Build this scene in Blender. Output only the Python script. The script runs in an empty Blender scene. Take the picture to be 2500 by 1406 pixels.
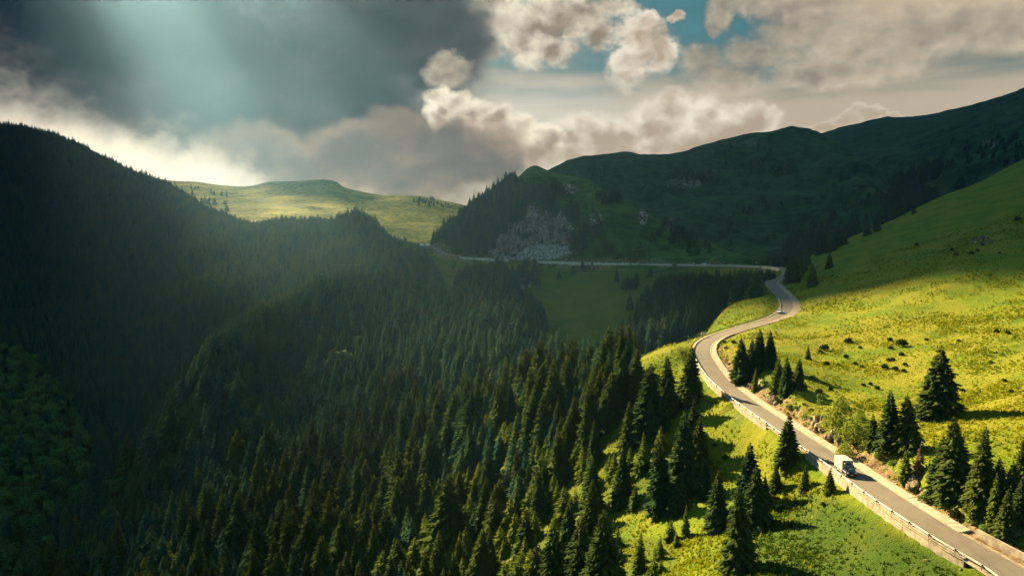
import bpy, bmesh, math, random
import numpy as np
from mathutils import Vector, Matrix, Euler

random.seed(7)
rng = np.random.default_rng(7)
SC = bpy.context.scene
COL = SC.collection

# ------------------------------------------------------------------ camera
FOC, HOR = 1925.0, 600.0                     # focal length and horizon row of the 2500 px photograph
PITCH = math.atan((703 - HOR) / FOC)
cam_d = bpy.data.cameras.new('camera')
cam = bpy.data.objects.new('camera', cam_d)
COL.objects.link(cam)
cam.location = (0, 0, 0)
cam.rotation_euler = (math.pi / 2 - PITCH, 0, 0)
cam_d.sensor_width = 36.0
cam_d.lens = 36.0 * FOC / 2500.0
cam_d.clip_start, cam_d.clip_end = 1.0, 60000.0
SC.camera = cam
SC.render.resolution_x, SC.render.resolution_y = 1024, 575
SC.view_settings.view_transform = 'Standard'
SC.view_settings.look = 'None'
SC.view_settings.gamma = 1.0
SC.view_settings.use_curve_mapping = False
SC.view_settings.exposure = 2.6
SC.cycles.use_denoising = True
SC.cycles.max_bounces = 6
SC.cycles.transparent_max_bounces = 6
SC.cycles.volume_bounces = 0
SC.cycles.sample_clamp_indirect = 4.0

# ------------------------------------------------------------------ light
SUN_AZ, SUN_EL = math.radians(-33.0), math.radians(28.5)      # left of the view direction, above the clouds
SUN_DIR = Vector((math.sin(SUN_AZ) * math.cos(SUN_EL), math.cos(SUN_AZ) * math.cos(SUN_EL), math.sin(SUN_EL)))
sun_d = bpy.data.lights.new('sun', 'SUN')
sun_d.energy = 5.0
sun_d.angle = math.radians(0.5)
sun_d.color = (1.0, 0.75, 0.38)
sun = bpy.data.objects.new('sun', sun_d)
COL.objects.link(sun)
sun.rotation_euler = SUN_DIR.to_track_quat('Z', 'Y').to_euler()
sun.location = (-2000, 2400, 2000)


def img_ray(px, py):
    """pixel of the photograph -> (x/y, z/y) of its line of sight"""
    u, v = (px - 1250.0) / FOC, (703.0 - py) / FOC
    y = math.cos(PITCH) + v * math.sin(PITCH)
    z = -math.sin(PITCH) + v * math.cos(PITCH)
    return u / y, z / y


def point(px, py, d):
    a, s = img_ray(px, py)
    return Vector((a * d, d, s * d))


def to_px(x, y, z):
    u = x; f = y * math.cos(PITCH) - z * math.sin(PITCH); v = y * math.sin(PITCH) + z * math.cos(PITCH)
    return 1250 + FOC * u / f, 703 - FOC * v / f
# ------------------------------------------------------------------ sky: physical sky behind procedural clouds
EXPO = 2.0 ** SC.view_settings.exposure


def lin(r, g, b, k=1.0):
    """display colour 0..255 -> scene colour at this exposure"""
    out = []
    for c in (r, g, b):
        c /= 255.0
        c = c / 12.92 if c <= 0.04045 else ((c + 0.055) / 1.055) ** 2.4
        out.append(c * k)
    return tuple(out)


class NG:
    """small helper that wires nodes"""
    def __init__(self, tree):
        self.t, self.n, self.l = tree, tree.nodes, tree.links

    def set(self, sock, v):
        if v is None:
            return
        if isinstance(v, bpy.types.NodeSocket):
            self.l.new(v, sock)
        elif isinstance(v, (tuple, list)) and sock.type == 'RGBA' and len(v) == 3:
            sock.default_value = (*v, 1.0)
        else:
            sock.default_value = v

    def math(self, op, a, b=None, c=None, clamp=False):
        n = self.n.new('ShaderNodeMath'); n.operation = op; n.use_clamp = clamp
        for i, v in enumerate((a, b, c)):
            self.set(n.inputs[i], v)
        return n.outputs[0]

    def vec(self, op, a, b=None, scale=None):
        n = self.n.new('ShaderNodeVectorMath'); n.operation = op
        self.set(n.inputs[0], a); self.set(n.inputs[1], b)
        if scale is not None:
            self.set(n.inputs['Scale'], scale)
        return n.outputs['Value'] if op in ('DOT_PRODUCT', 'LENGTH') else n.outputs['Vector']

    def combine(self, x, y, z=0.0):
        n = self.n.new('ShaderNodeCombineXYZ')
        for i, v in enumerate((x, y, z)):
            self.set(n.inputs[i], v)
        return n.outputs[0]

    def noise(self, v, scale, detail=4.0, rough=0.5, dist=0.0, out=0, lac=2.0):
        n = self.n.new('ShaderNodeTexNoise')
        self.set(n.inputs['Vector'], v); self.set(n.inputs['Scale'], scale); self.set(n.inputs['Detail'], detail)
        self.set(n.inputs['Roughness'], rough); self.set(n.inputs['Distortion'], dist); self.set(n.inputs['Lacunarity'], lac)
        return n.outputs[out]

    def step(self, v, a, b, lo=0.0, hi=1.0):
        n = self.n.new('ShaderNodeMapRange'); n.interpolation_type = 'SMOOTHSTEP'
        for i, x in enumerate((v, a, b, lo, hi)):
            self.set(n.inputs[i], x)
        return n.outputs[0]

    def mix(self, f, a, b, mode='MIX'):
        n = self.n.new('ShaderNodeMix'); n.data_type = 'RGBA'; n.blend_type = mode
        self.set(n.inputs[0], f); self.set(n.inputs[6], a); self.set(n.inputs[7], b)
        return n.outputs[2]

    def new(self, kind, **kw):
        n = self.n.new(kind)
        for k, v in kw.items():
            setattr(n, k, v)
        return n


world = bpy.data.worlds.new('World')
SC.world = world
world.use_nodes = True
world.cycles.sampling_method = 'MANUAL'
world.cycles.sample_map_resolution = 256
W = NG(world.node_tree)
for n in list(W.n):
    W.n.remove(n)


def sky_uv(px, py):
    a, s = img_ray(px, py)
    return math.atan(a), math.atan(s / math.sqrt(1 + a * a))


wdir = W.new('ShaderNodeTexCoord').outputs['Generated']
sep = W.new('ShaderNodeSeparateXYZ'); W.set(sep.inputs[0], wdir)
az = W.math('ARCTAN2', sep.outputs[0], sep.outputs[1])
el = W.math('ARCSINE', sep.outputs[2])
uv = W.combine(az, el)
warp = W.vec('SUBTRACT', W.noise(wdir, 9.0, 4, 0.55, out=1), (0.5, 0.5, 0.5))
warp2 = W.vec('SUBTRACT', W.noise(wdir, 38.0, 4, 0.65, out=1), (0.5, 0.5, 0.5))
uvw = W.vec('ADD', W.vec('ADD', uv, W.vec('SCALE', warp, None, 0.055)), W.vec('SCALE', warp2, None, 0.020))
uvs = W.vec('ADD', W.vec('ADD', uv, W.vec('SCALE', warp, None, 0.10)), W.vec('SCALE', warp2, None, 0.018))


def blobs(items, coord):
    cur = None
    for px, py, rx, ry in items:
        u, v = sky_uv(px, py)
        k = math.cos(u) ** 2 / FOC
        q = W.vec('MULTIPLY', W.vec('SUBTRACT', coord, (u, v, 0)), (1 / (rx * k), 1 / (ry * k * 1.02), 0))
        val = W.math('SUBTRACT', 1.0, W.vec('DOT_PRODUCT', q, q))
        cur = val if cur is None else W.math('SMOOTH_MAX', cur, val, 0.25)
    return cur


# noise of the cumulus, sampled twice along the direction to the sun for relief
flat = W.vec('MULTIPLY', wdir, (1.0, 1.0, 1.25))



def puffs(v, detail):
    """rounded billows: fractal noise joined with inverted cells"""
    n = W.new('ShaderNodeTexVoronoi', feature='SMOOTH_F1', normalize=True)
    W.set(n.inputs['Vector'], v); n.inputs['Scale'].default_value = 17.0; n.inputs['Detail'].default_value = detail
    n.inputs['Roughness'].default_value = 0.62; n.inputs['Lacunarity'].default_value = 2.1; n.inputs['Smoothness'].default_value = 0.5
    bil = W.math('MULTIPLY_ADD', n.outputs['Distance'], -1.5, 1.0)
    return W.math('ADD', W.math('MULTIPLY', bil, 0.55), W.math('MULTIPLY', W.noise(v, 12.0, 6, 0.62, 0.25), 0.5))


wflat = W.vec('ADD', flat, W.vec('SCALE', warp2, None, 0.02))
n_a = puffs(wflat, 3.0)
n_b = puffs(W.vec('ADD', wflat, (-0.012, 0.0, 0.016)), 2.0)
relief = W.math('MULTIPLY', W.math('SUBTRACT', n_a, n_b), 3.0)
n_fine = W.noise(flat, 46.0, 5, 0.68, 0.2)
n_soft = W.noise(W.vec('MULTIPLY', wdir, (1.0, 1.0, 2.0)), 5.0, 5, 0.55, 0.4)
n_streak = W.noise(W.vec('MULTIPLY', wdir, (1.0, 1.0, 7.0)), 4.0, 4, 0.55, 0.3)

sky_tex = W.new('ShaderNodeTexSky', sky_type='NISHITA', sun_disc=False)
sky_tex.sun_elevation, sky_tex.sun_rotation = SUN_EL, SUN_AZ
sky_tex.air_density, sky_tex.dust_density, sky_tex.ozone_density = 1.0, 0.6, 2.0
clear = W.mix(1.0, sky_tex.outputs[0], (0.050, 0.090, 0.068), 'MULTIPLY')

SKYK = 1.0 / EXPO
# high veil: cream near the ridges, thinning upwards
veil_h = W.math('MAXIMUM', W.step(el, math.radians(3), math.radians(19), 1.0, 0.0), W.math('MULTIPLY', W.step(az, math.radians(12), math.radians(24)), 0.62))
veil_c = W.mix(W.step(az, math.radians(-6), math.radians(26)), lin(226, 211, 188, SKYK), lin(206, 186, 156, SKYK))
veil_a = W.math('MULTIPLY', W.step(W.math('ADD', W.math('MULTIPLY', veil_h, 1.25), W.math('MULTIPLY', W.math('SUBTRACT', n_streak, 0.5), 0.9)), 0.1, 0.85), 0.95)

CUM_TOP = [(1180, 60, 60, 90), (1290, 105, 80, 50), (1215, 30, 90, 80), (1330, 40, 110, 60), (1420, 40, 80, 55), (1465, 80, 34, 36), (1360, 115, 60, 36), (1500, 10, 60, 26)]
CUM_WISP = [(1098, 172, 46, 34)]
CUM_BRIGHT = [(1085, 235, 34, 26), (1115, 255, 45, 34), (1165, 275, 50, 32), (1080, 290, 34, 40), (1215, 300, 42, 32), (1275, 325, 44, 36), (1345, 350, 50, 32), (1300, 380, 80, 34)]
CUM_MID = [(1560, 95, 82, 62), (1530, 150, 42, 50), (1610, 120, 40, 40), (1655, 42, 24, 14), (1585, 55, 40, 30),
           (1400, 340, 60, 40), (1450, 325, 60, 45), (1520, 330, 70, 50), (1600, 305, 60, 62), (1640, 270, 45, 52), (1720, 300, 60, 65), (1785, 330, 80, 70),
           (1480, 380, 200, 60), (1680, 360, 170, 60), (1850, 300, 60, 45)]
CUM_RIGHT = [(1770, 25, 48, 48), (1748, 55, 26, 30), (1840, 15, 80, 32), (1960, 70, 110, 50), (1860, 130, 120, 46), (1720, 140, 60, 36), (2100, 105, 110, 62),
             (2230, 70, 110, 75), (2190, 130, 80, 50), (2370, 60, 150, 60), (2480, 45, 110, 70), (1960, 20, 140, 34), (1790, 175, 110, 44), (2010, 175, 140, 40)]
CUM_SMALL = [(2110, 284, 42, 30), (2070, 300, 40, 24), (2020, 316, 50, 16), (2165, 288, 50, 14), (2140, 275, 20, 14)]
DARK = [(150, 40, 900, 235), (560, 150, 520, 215), (800, 240, 360, 185), (930, 90, 270, 215), (1090, 100, 120, 130), (1000, 330, 120, 80), (590, 325, 230, 80)]
WARM = [(900, 410, 420, 80), (1090, 385, 190, 88), (1190, 405, 110, 70)]


def density(val, amp, fine=0.35):
    return W.math('ADD', val, W.math('ADD', W.math('MULTIPLY', W.math('SUBTRACT', n_a, 0.5), amp), W.math('MULTIPLY', W.math('SUBTRACT', n_fine, 0.5), fine)))


def cumulus(base, items, thin, thick, amp=1.5, fine=.35, k=1.0, lo=0.02, hi=0.30, t0=0.1, t1=1.1, opac=1.0, rel=1.0):
    val = blobs(items, uvw)
    d = density(val, amp, fine)
    alpha = W.math('MULTIPLY', W.step(d, lo, hi), opac)
    body = W.math('ADD', val, W.math('ADD', W.math('MULTIPLY', W.math('SUBTRACT', n_soft, 0.5), 1.6), W.math('MULTIPLY', W.math('SUBTRACT', n_a, 0.5), amp * .35)))
    t = W.math('SUBTRACT', W.step(body, t0, t1), W.math('MULTIPLY', relief, rel))
    t = W.math('ADD', t, 0.0, clamp=True)
    return W.mix(alpha, base, W.mix(t, lin(*thin, SKYK * k), lin(*thick, SKYK * k))), alpha


cl = W.mix(veil_a, (0, 0, 0), veil_c)
# glow in the gap under the dark deck and above the saddle
u, v = sky_uv(330, 400)
gq = W.vec('MULTIPLY', W.vec('SUBTRACT', uvs, (u, v, 0)), (1 / 0.20, 1 / 0.075, 0))
gap = W.step(W.vec('DOT_PRODUCT', gq, gq), 1.0, 0.05)
u2, v2 = sky_uv(1380, 300)
gq2 = W.vec('MULTIPLY', W.vec('SUBTRACT', uvs, (u2, v2, 0)), (1 / 0.16, 1 / 0.06, 0))
gap2 = W.math('MULTIPLY', W.step(W.vec('DOT_PRODUCT', gq2, gq2), 1.0, 0.0), 0.6)
cl = W.mix(gap2, cl, lin(236, 224, 205, SKYK))
cl = W.mix(gap, cl, lin(255, 240, 210, SKYK * 1.2))
cl, a_r = cumulus(cl, CUM_RIGHT, (224, 206, 176), (156, 144, 125), 2.4, fine=1.0, lo=-0.5, hi=1.1, t0=-0.2, t1=1.6, opac=0.9, rel=.9)
cl, a_m = cumulus(cl, CUM_MID, (252, 240, 216), (188, 168, 140), 2.3, fine=1.7, lo=-0.6, hi=0.9, t0=-0.1, t1=1.4, rel=1.3)
cl, a_s = cumulus(cl, CUM_SMALL, (226, 210, 182), (196, 174, 142), 1.5, fine=.8, lo=-0.05, hi=0.4, rel=1.1)
# broken cloud outside the surveyed sky, made bright and teal to add fill light
out_f = W.math('MAXIMUM', W.step(el, math.radians(17), math.radians(24)), W.step(W.math('ABSOLUTE', az), math.radians(34), math.radians(42)))
gen_n = W.noise(W.vec('MULTIPLY', wdir, (1, 1, 1.6)), 3.2, 4, 0.55, 0.3)
gen_a = W.math('MULTIPLY', W.step(gen_n, 0.34, 0.54), out_f)
cl = W.mix(gen_a, cl, W.mix(W.step(gen_n, 0.5, 0.75), lin(146, 218, 250, SKYK * .72), lin(96, 172, 206, SKYK * .72)))
# dark deck
dd = density(blobs(DARK, uvs), 1.5, 0.3)
warm_d = density(blobs(WARM, uvs), 1.2, 0.25)
dark_a = W.step(dd, -0.35, 0.75)
warm_a = W.step(warm_d, -0.5, 0.8)
dark_c = W.mix(W.step(W.math('ADD', dd, W.math('MULTIPLY', W.math('ADD', W.math('SUBTRACT', n_soft, 0.5), W.math('MULTIPLY', W.math('SUBTRACT', n_a, 0.45), 0.45)), 2.4)), 0.0, 1.25), lin(96, 94, 88, SKYK), lin(28, 40, 44, SKYK))
dark_c = W.mix(W.step(az, math.radians(-14), math.radians(0), 0.0, 0.45), dark_c, lin(88, 84, 82, SKYK))
warm_c = W.mix(W.step(W.math('ADD', warm_d, W.math('MULTIPLY', W.math('ADD', W.math('SUBTRACT', n_soft, 0.5), W.math('MULTIPLY', W.math('SUBTRACT', n_a, 0.45), 0.4)), 2.2)), 0.0, 1.3), lin(182, 154, 124, SKYK), lin(106, 94, 85, SKYK))
cl, a_t = cumulus(cl, CUM_TOP, (252, 238, 210), (156, 136, 115), 2.2, fine=1.7, lo=-0.9, hi=0.9, t0=-0.1, t1=1.7, opac=0.97, rel=1.3)
cl = W.mix(dark_a, cl, dark_c)
cl, a_w = cumulus(cl, CUM_WISP, (236, 218, 188), (170, 150, 130), 2.2, fine=2.0, lo=-.5, hi=1.4, opac=.85, rel=1.2)
cl, a_b = cumulus(cl, CUM_BRIGHT, (255, 242, 212), (165, 144, 120), 2.0, fine=1.6, k=1.08, lo=-0.4, hi=0.9, t0=0.1, t1=1.6, opac=0.97, rel=1.6)
cl = W.mix(warm_a, cl, warm_c)

cover = W.math('SUBTRACT', 1.0, W.math('MULTIPLY', W.math('MULTIPLY', W.math('SUBTRACT', 1.0, veil_a), W.math('SUBTRACT', 1.0, dark_a)),
               W.math('MULTIPLY', W.math('MULTIPLY', W.math('SUBTRACT', 1.0, a_r), W.math('SUBTRACT', 1.0, a_m)),
                      W.math('MULTIPLY', W.math('MULTIPLY', W.math('MULTIPLY', W.math('SUBTRACT', 1.0, a_t), W.math('SUBTRACT', 1.0, a_b)), W.math('SUBTRACT', 1.0, warm_a)),
                             W.math('MULTIPLY', W.math('SUBTRACT', 1.0, gen_a), W.math('SUBTRACT', 1.0, gap))))))
bg_sky = W.new('ShaderNodeBackground'); W.set(bg_sky.inputs[0], clear); bg_sky.inputs[1].default_value = 0.1
bg_cl = W.new('ShaderNodeBackground'); W.set(bg_cl.inputs[0], cl)
bg_add = W.new('ShaderNodeMixShader')
W.set(bg_add.inputs[0], cover); W.l.new(bg_sky.outputs[0], bg_add.inputs[1]); W.l.new(bg_cl.outputs[0], bg_add.inputs[2])
wout = W.new('ShaderNodeOutputWorld')
W.l.new(bg_add.outputs[0], wout.inputs['Surface'])
# ------------------------------------------------------------------ terrain
# Six land forms, each a smooth sheet through surveyed points (photo column, photo row, distance in metres).
ROAD_NEAR = [(2700, 1600, 82), (2560, 1470, 92), (2475, 1405, 100), (2330, 1318, 110), (2210, 1245, 122), (2105, 1175, 138),
             (2030, 1122, 152), (1955, 1072, 165), (1880, 1022, 183), (1810, 974, 203), (1756, 928, 222), (1724, 884, 240),
             (1712, 852, 254), (1735, 826, 271), (1800, 803, 292), (1865, 784, 312), (1905, 767, 328), (1921, 750, 346),
             (1915, 728, 372), (1898, 708, 402), (1884, 695, 430), (1886, 687, 452), (1908, 679, 490), (1922, 668, 540),
             (1912, 656, 590), (1872, 650, 625), (1800, 647.5, 660), (1720, 646, 690), (1600, 644, 715), (1500, 642, 730),
             (1400, 639, 745), (1300, 636, 760), (1200, 631, 780), (1130, 627, 795), (1090, 622, 806), (1074, 614, 830),
             (1062, 605, 860), (1042, 598, 890), (1000, 592, 930)]
G_PTS = ROAD_NEAR + [
    (2281, 1100, 140), (2500, 1230, 117), (2500, 1000, 152), (2700, 1000, 140), (2500, 850, 205), (2500, 700, 290), (2500, 550, 390),
    (2500, 392, 620), (2800, 500, 400), (2800, 250, 700), (2800, 800, 200), (2290, 1010, 165), (2290, 850, 225), (2290, 700, 305),
    (2290, 600, 400), (2284, 487, 570), (2400, 440, 600), (2130, 1020, 170), (2130, 900, 215), (2130, 780, 280), (2130, 650, 400), (2140, 556, 540),
    (2000, 990, 185), (2000, 880, 235), (2000, 790, 295), (2000, 700, 380), (1985, 622, 510), (1900, 900, 215), (1820, 838, 258),
    (1960, 690, 420), (2284, 560, 800), (2500, 480, 900), (2140, 620, 760), (1985, 665, 700), (2800, 400, 1000),
    (2200, 1425, 105), (2100, 1295, 125), (2000, 1300, 130), (1850, 1400, 120), (1950, 1200, 150), (1850, 1100, 180), (1760, 1050, 195),
    (1680, 1000, 212), (1650, 905, 240), (1640, 862, 252), (1560, 885, 256), (1700, 1250, 165), (1700, 1400, 138), (1550, 1270, 178),
    (1550, 1400, 155), (1600, 1100, 200), (1500, 1000, 240), (1400, 1400, 178), (1400, 1200, 225), (1400, 1050, 270), (1300, 1000, 315),
    (1200, 1400, 220), (1200, 1200, 285), (1200, 1050, 350), (1000, 1400, 265), (1000, 1200, 345), (1000, 1050, 420), (700, 1400, 325),
    (700, 1200, 420), (700, 1050, 500), (700, 900, 580), (400, 1400, 380), (400, 1200, 480), (400, 1080, 540), (0, 1400, 420),
    (-300, 1400, 450), (1700, 1700, 95), (1000, 1700, 190), (2200, 1700, 70), (400, 1700, 280), (0, 1700, 300),
    (1560, 920, 330), (1640, 940, 330), (1750, 900, 390), (1600, 950, 420), (1450, 960, 440), (1300, 965, 470), (1800, 747, 405),
    (1760, 777, 370), (1720, 835, 330), (1760, 860, 430), (1750, 800, 510), (1750, 700, 590), (1850, 720, 540), (1850, 680, 590),
    (1600, 850, 520), (1600, 740, 620), (1600, 660, 700), (1400, 850, 560), (1400, 750, 650), (1400, 655, 735), (1200, 900, 510),
    (1200, 780, 630), (1200, 690, 710), (1200, 642, 770), (1080, 640, 790), (1080, 720, 700), (1000, 900, 535), (1000, 780, 630),
    (1000, 650, 790), (960, 640, 840),
    (900, 690, 720), (780, 730, 660), (650, 790, 610), (560, 850, 565), (480, 930, 530), (400, 1020, 510),
    (900, 730, 850), (780, 785, 790), (650, 860, 740), (560, 920, 690), (480, 990, 640), (380, 1060, 590), (250, 1180, 520), (100, 1300, 470),
    (0, 1450, 560), (0, 1350, 800), (0, 1250, 1200), (-600, 1500, 600), (400, 1150, 1000), (800, 900, 1100), (1200, 780, 1000), (1600, 760, 900), (1900, 740, 850),
    (2300, 620, 1000), (2500, 560, 1200), (2800, 500, 1300), (0, 1000, 3000), (1250, 800, 3000), (2500, 700, 3000), (0, 800, 12000),
    (2500, 800, 12000), (1250, 800, 12000), (3500, 200, 700), (3500, 700, 250), (3500, 1500, 80), (3500, 500, 2000), (-1500, 1400, 400), (-1500, 1400, 1500)]
L_PTS = [
    (-1500, 150, 1800), (-600, 200, 1750), (-300, 262, 1720), (0, 322, 1650), (50, 330, 1635), (100, 342, 1620), (150, 360, 1600), (200, 382, 1580), (270, 416, 1540), (330, 446, 1500), (400, 468, 1430),
    (480, 512, 1360), (560, 556, 1290), (610, 578, 1230), (640, 580, 1180), (700, 575, 1150), (760, 570, 1120), (830, 565, 1090),
    (875, 552, 1080), (915, 600, 1040), (940, 618, 1010), (1000, 630, 960),
    (0, 420, 2100), (200, 480, 2000), (330, 530, 1900), (480, 590, 1750), (610, 640, 1550), (760, 630, 1450), (875, 620, 1350),
    (960, 680, 1250), (1050, 720, 1000), (1150, 760, 950), (1400, 850, 950), (-600, 330, 2200),
    (100, 500, 1380), (100, 600, 1230), (100, 700, 1080), (100, 850, 860), (100, 1000, 680), (100, 1150, 550), (100, 1320, 455),
    (-400, 1400, 430), (-400, 900, 760), (-400, 500, 1300), (300, 600, 1220), (300, 750, 1010), (300, 900, 800), (300, 1040, 620),
    (300, 1180, 500), (450, 700, 1060), (450, 850, 840), (430, 960, 690), (560, 650, 1090), (560, 760, 900), (600, 810, 820),
    (700, 650, 1010), (700, 720, 900), (800, 620, 1010), (800, 690, 880), (900, 650, 930), (940, 680, 850),
    (100, 1560, 380), (430, 1110, 600), (430, 1270, 500), (600, 960, 720), (600, 1120, 600), (800, 820, 760), (800, 1000, 600),
    (950, 770, 750), (1100, 800, 800), (1250, 900, 700), (1600, 900, 700), (0, 1700, 300), (1000, 1300, 400), (1800, 1000, 800),
    (1800, 900, 2000), (2500, 900, 1500), (0, 700, 5000), (1250, 900, 5000), (2500, 900, 5000), (1000, 900, 12000), (0, 800, 12000),
    (2500, 1500, 200), (1700, 1700, 150), (-1500, 1400, 400), (-1500, 400, 2500), (3500, 1000, 1500)]
C_PTS = [
    (-1500, 430, 3300), (-500, 430, 3200), (0, 440, 3200), (350, 436, 3000), (430, 440, 3000), (490, 444, 3000), (560, 456, 2950), (600, 458, 2900),
    (640, 452, 2900), (700, 450, 2880), (800, 448, 2850), (835, 461, 2800), (870, 472, 2780), (930, 479, 2750), (1000, 477, 2700), (1040, 480, 2650), (1080, 491, 2600), (1125, 500, 2550), (1250, 530, 2500),
    (1500, 560, 2500), (0, 490, 4000), (350, 485, 3800), (600, 500, 3700), (800, 500, 3600), (1000, 525, 3400), (1250, 570, 3200),
    (500, 490, 2500), (500, 540, 2000), (500, 600, 1700), (700, 474, 2650), (700, 520, 2150), (700, 570, 1800), (900, 510, 2350),
    (900, 560, 1950), (900, 610, 1600), (1050, 530, 2200), (1050, 575, 1850), (1050, 610, 1600), (1000, 700, 1200), (500, 750, 1200),
    (0, 560, 2200), (0, 700, 1500), (1300, 620, 1800), (1700, 650, 1800), (2300, 700, 2000), (1300, 760, 1100), (0, 600, 12000),
    (1250, 600, 12000), (2500, 600, 12000), (1250, 620, 6000), (2500, 640, 6000), (0, 580, 6000), (1000, 1200, 500), (2500, 1200, 500),
    (0, 1200, 700), (3500, 700, 3000), (-1500, 900, 1200), (3500, 1200, 800)]
R_PTS = [
    (1030, 612, 870), (1070, 582, 880), (1130, 530, 910), (1200, 480, 945), (1250, 449, 970), (1282, 418, 990), (1310, 405, 1000), (1334, 416, 1010),
    (1380, 430, 1000), (1440, 440, 960), (1490, 468, 920), (1560, 505, 885), (1640, 550, 850), (1720, 590, 800), (1800, 622, 750),
    (1870, 642, 700),
    (1085, 624, 805), (1200, 633, 778), (1300, 638, 757), (1400, 641, 742), (1500, 644, 727), (1600, 646, 712), (1720, 648, 688),
    (1800, 650, 658), (1200, 600, 800), (1300, 605, 773), (1300, 530, 805), (1380, 592, 768), (1380, 545, 790), (1300, 480, 900),
    (1200, 540, 850), (1450, 605, 760), (1450, 520, 850), (1550, 595, 765), (1550, 550, 815), (1650, 605, 755), (1130, 580, 850), (1400, 470, 920),
    (1200, 760, 700), (1400, 780, 650), (1600, 780, 620), (1080, 760, 740), (1750, 780, 580), (1130, 600, 1000), (1200, 540, 1060),
    (1310, 460, 1150), (1440, 500, 1080), (1560, 570, 1000), (1640, 610, 950), (1720, 640, 900), (1800, 670, 850), (1870, 690, 800),
    (1000, 700, 950), (900, 800, 900), (1000, 760, 1200), (1310, 620, 1500), (1600, 700, 1300), (2000, 760, 800), (2200, 800, 1000),
    (800, 900, 800), (2300, 850, 700), (1250, 900, 3000), (0, 1000, 3000), (2500, 900, 3000), (1250, 900, 12000), (0, 1200, 800), (1400, 1300, 400),
    (2500, 1500, 300), (0, 1700, 300), (3500, 900, 1000), (-1500, 1000, 1000)]
D_PTS = [
    (1250, 475, 1500), (1340, 415, 1500), (1380, 398, 1520), (1430, 383, 1540), (1480, 374, 1550), (1530, 369, 1560), (1570, 376, 1570),
    (1610, 380, 1580), (1660, 374, 1580), (1710, 358, 1570), (1760, 342, 1560), (1820, 328, 1550), (1870, 321, 1540), (1930, 311, 1530),
    (1965, 316, 1500), (2000, 329, 1460), (2050, 352, 1380), (2100, 378, 1280), (2150, 415, 1150), (2190, 455, 1020), (2212, 490, 920),
    (1450, 440, 1300), (1450, 480, 1150), (1600, 450, 1300), (1600, 520, 1080), (1700, 580, 900), (1700, 480, 1180), (1800, 400, 1350),
    (1800, 500, 1080), (1800, 590, 860), (1900, 370, 1380), (1900, 450, 1200), (1900, 540, 980), (1900, 610, 780), (2000, 400, 1300),
    (2000, 480, 1100), (2000, 560, 900), (1990, 615, 740), (2100, 450, 1080), (2100, 530, 880), (1850, 637, 690),
    (1900, 700, 640), (1700, 700, 720), (1500, 650, 850), (1450, 580, 950), (1340, 470, 1800), (1530, 420, 1900), (1700, 420, 1900),
    (1930, 370, 1850), (2050, 420, 1650), (2150, 500, 1400), (2230, 560, 1100), (2300, 640, 1000), (2500, 700, 1200), (1100, 600, 1600),
    (1000, 700, 1500), (900, 800, 1500), (1250, 700, 1000), (1250, 900, 600), (2500, 900, 600), (1250, 700, 4000), (0, 900, 3000), (2500, 700, 4000),
    (1250, 800, 12000), (0, 1000, 1000), (2000, 1200, 300), (3500, 800, 1500), (-1500, 1000, 1500)]
E_PTS = [
    (1900, 360, 2300), (2000, 328, 2200), (2060, 310, 2150), (2110, 298, 2100), (2165, 288, 2050), (2195, 290, 2030), (2225, 291, 1900),
    (2300, 279, 1850), (2360, 265, 1800), (2420, 249, 1750), (2460, 235, 1700), (2500, 217, 1650), (2600, 180, 1600), (2800, 130, 1500),
    (3300, 190, 1400), (2100, 350, 1800), (2120, 410, 1500), (2200, 345, 1650), (2170, 432, 1350), (2190, 482, 1050), (2240, 400, 1300),
    (2300, 340, 1500), (2300, 430, 1150), (2280, 500, 900), (2350, 480, 850), (2400, 330, 1300), (2420, 420, 950), (2500, 300, 1250),
    (2500, 370, 950), (2220, 535, 850), (2100, 585, 780), (2700, 250, 1100), (2300, 560, 760), (2500, 480, 720), (2000, 680, 700),
    (1800, 800, 800), (2700, 400, 800), (2000, 380, 2700), (2200, 350, 2600), (2500, 290, 2400), (2800, 200, 2200), (1700, 600, 2300),
    (1500, 700, 2200), (1200, 800, 2000), (2000, 600, 12000), (1000, 800, 12000), (3500, 500, 5000), (2500, 480, 5000), (1500, 700, 5000),
    (2000, 900, 500), (2800, 800, 500), (1000, 1000, 1000), (3500, 200, 1000), (0, 1000, 1500), (-1500, 1000, 3000), (2500, 1400, 250)]
LAYERS = [('hillside', G_PTS), ('forested_mountain', L_PTS), ('plateau', C_PTS), ('rocky_hill', R_PTS), ('grassy_mountain', D_PTS), ('high_mountain', E_PTS)]
NAMES = [n for n, _ in LAYERS]
KV = 2.4


class Sheet:
    """z/y as a smooth function of (x/y, ln y) through the surveyed points"""
    def __init__(self, pts, lam=2e-3):
        P, s = [], []
        for px, py, d in pts:
            a, sl = img_ray(px, py)
            P.append((a * 4.0, math.log(d) * KV)); s.append(sl)
        P = np.array(P); s = np.array(s); n = len(P)
        r = np.sqrt(((P[:, None] - P[None]) ** 2).sum(-1))
        A = np.zeros((n + 3, n + 3))
        A[:n, :n] = -r ** 1.5 - lam * np.eye(n)
        A[:n, n] = 1; A[:n, n + 1:] = P; A[n, :n] = 1; A[n + 1:, :n] = P.T
        w = np.linalg.solve(A, np.concatenate([s, np.zeros(3)]))
        self.P, self.w, self.c = P.astype(np.float32), w[:n].astype(np.float32), w[n:]

    def __call__(self, a, lnd):
        q = np.stack([a * 4.0, lnd * KV], -1).reshape(-1, 2).astype(np.float32)
        out = np.empty(len(q))
        for i in range(0, len(q), 20000):
            k = q[i:i + 20000]
            r2 = ((k[:, None, 0] - self.P[None, :, 0]) ** 2 + (k[:, None, 1] - self.P[None, :, 1]) ** 2)
            out[i:i + 20000] = -(r2 ** 0.75) @ self.w + self.c[0] + k @ self.c[1:]
        return out.reshape(np.shape(a))


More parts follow.
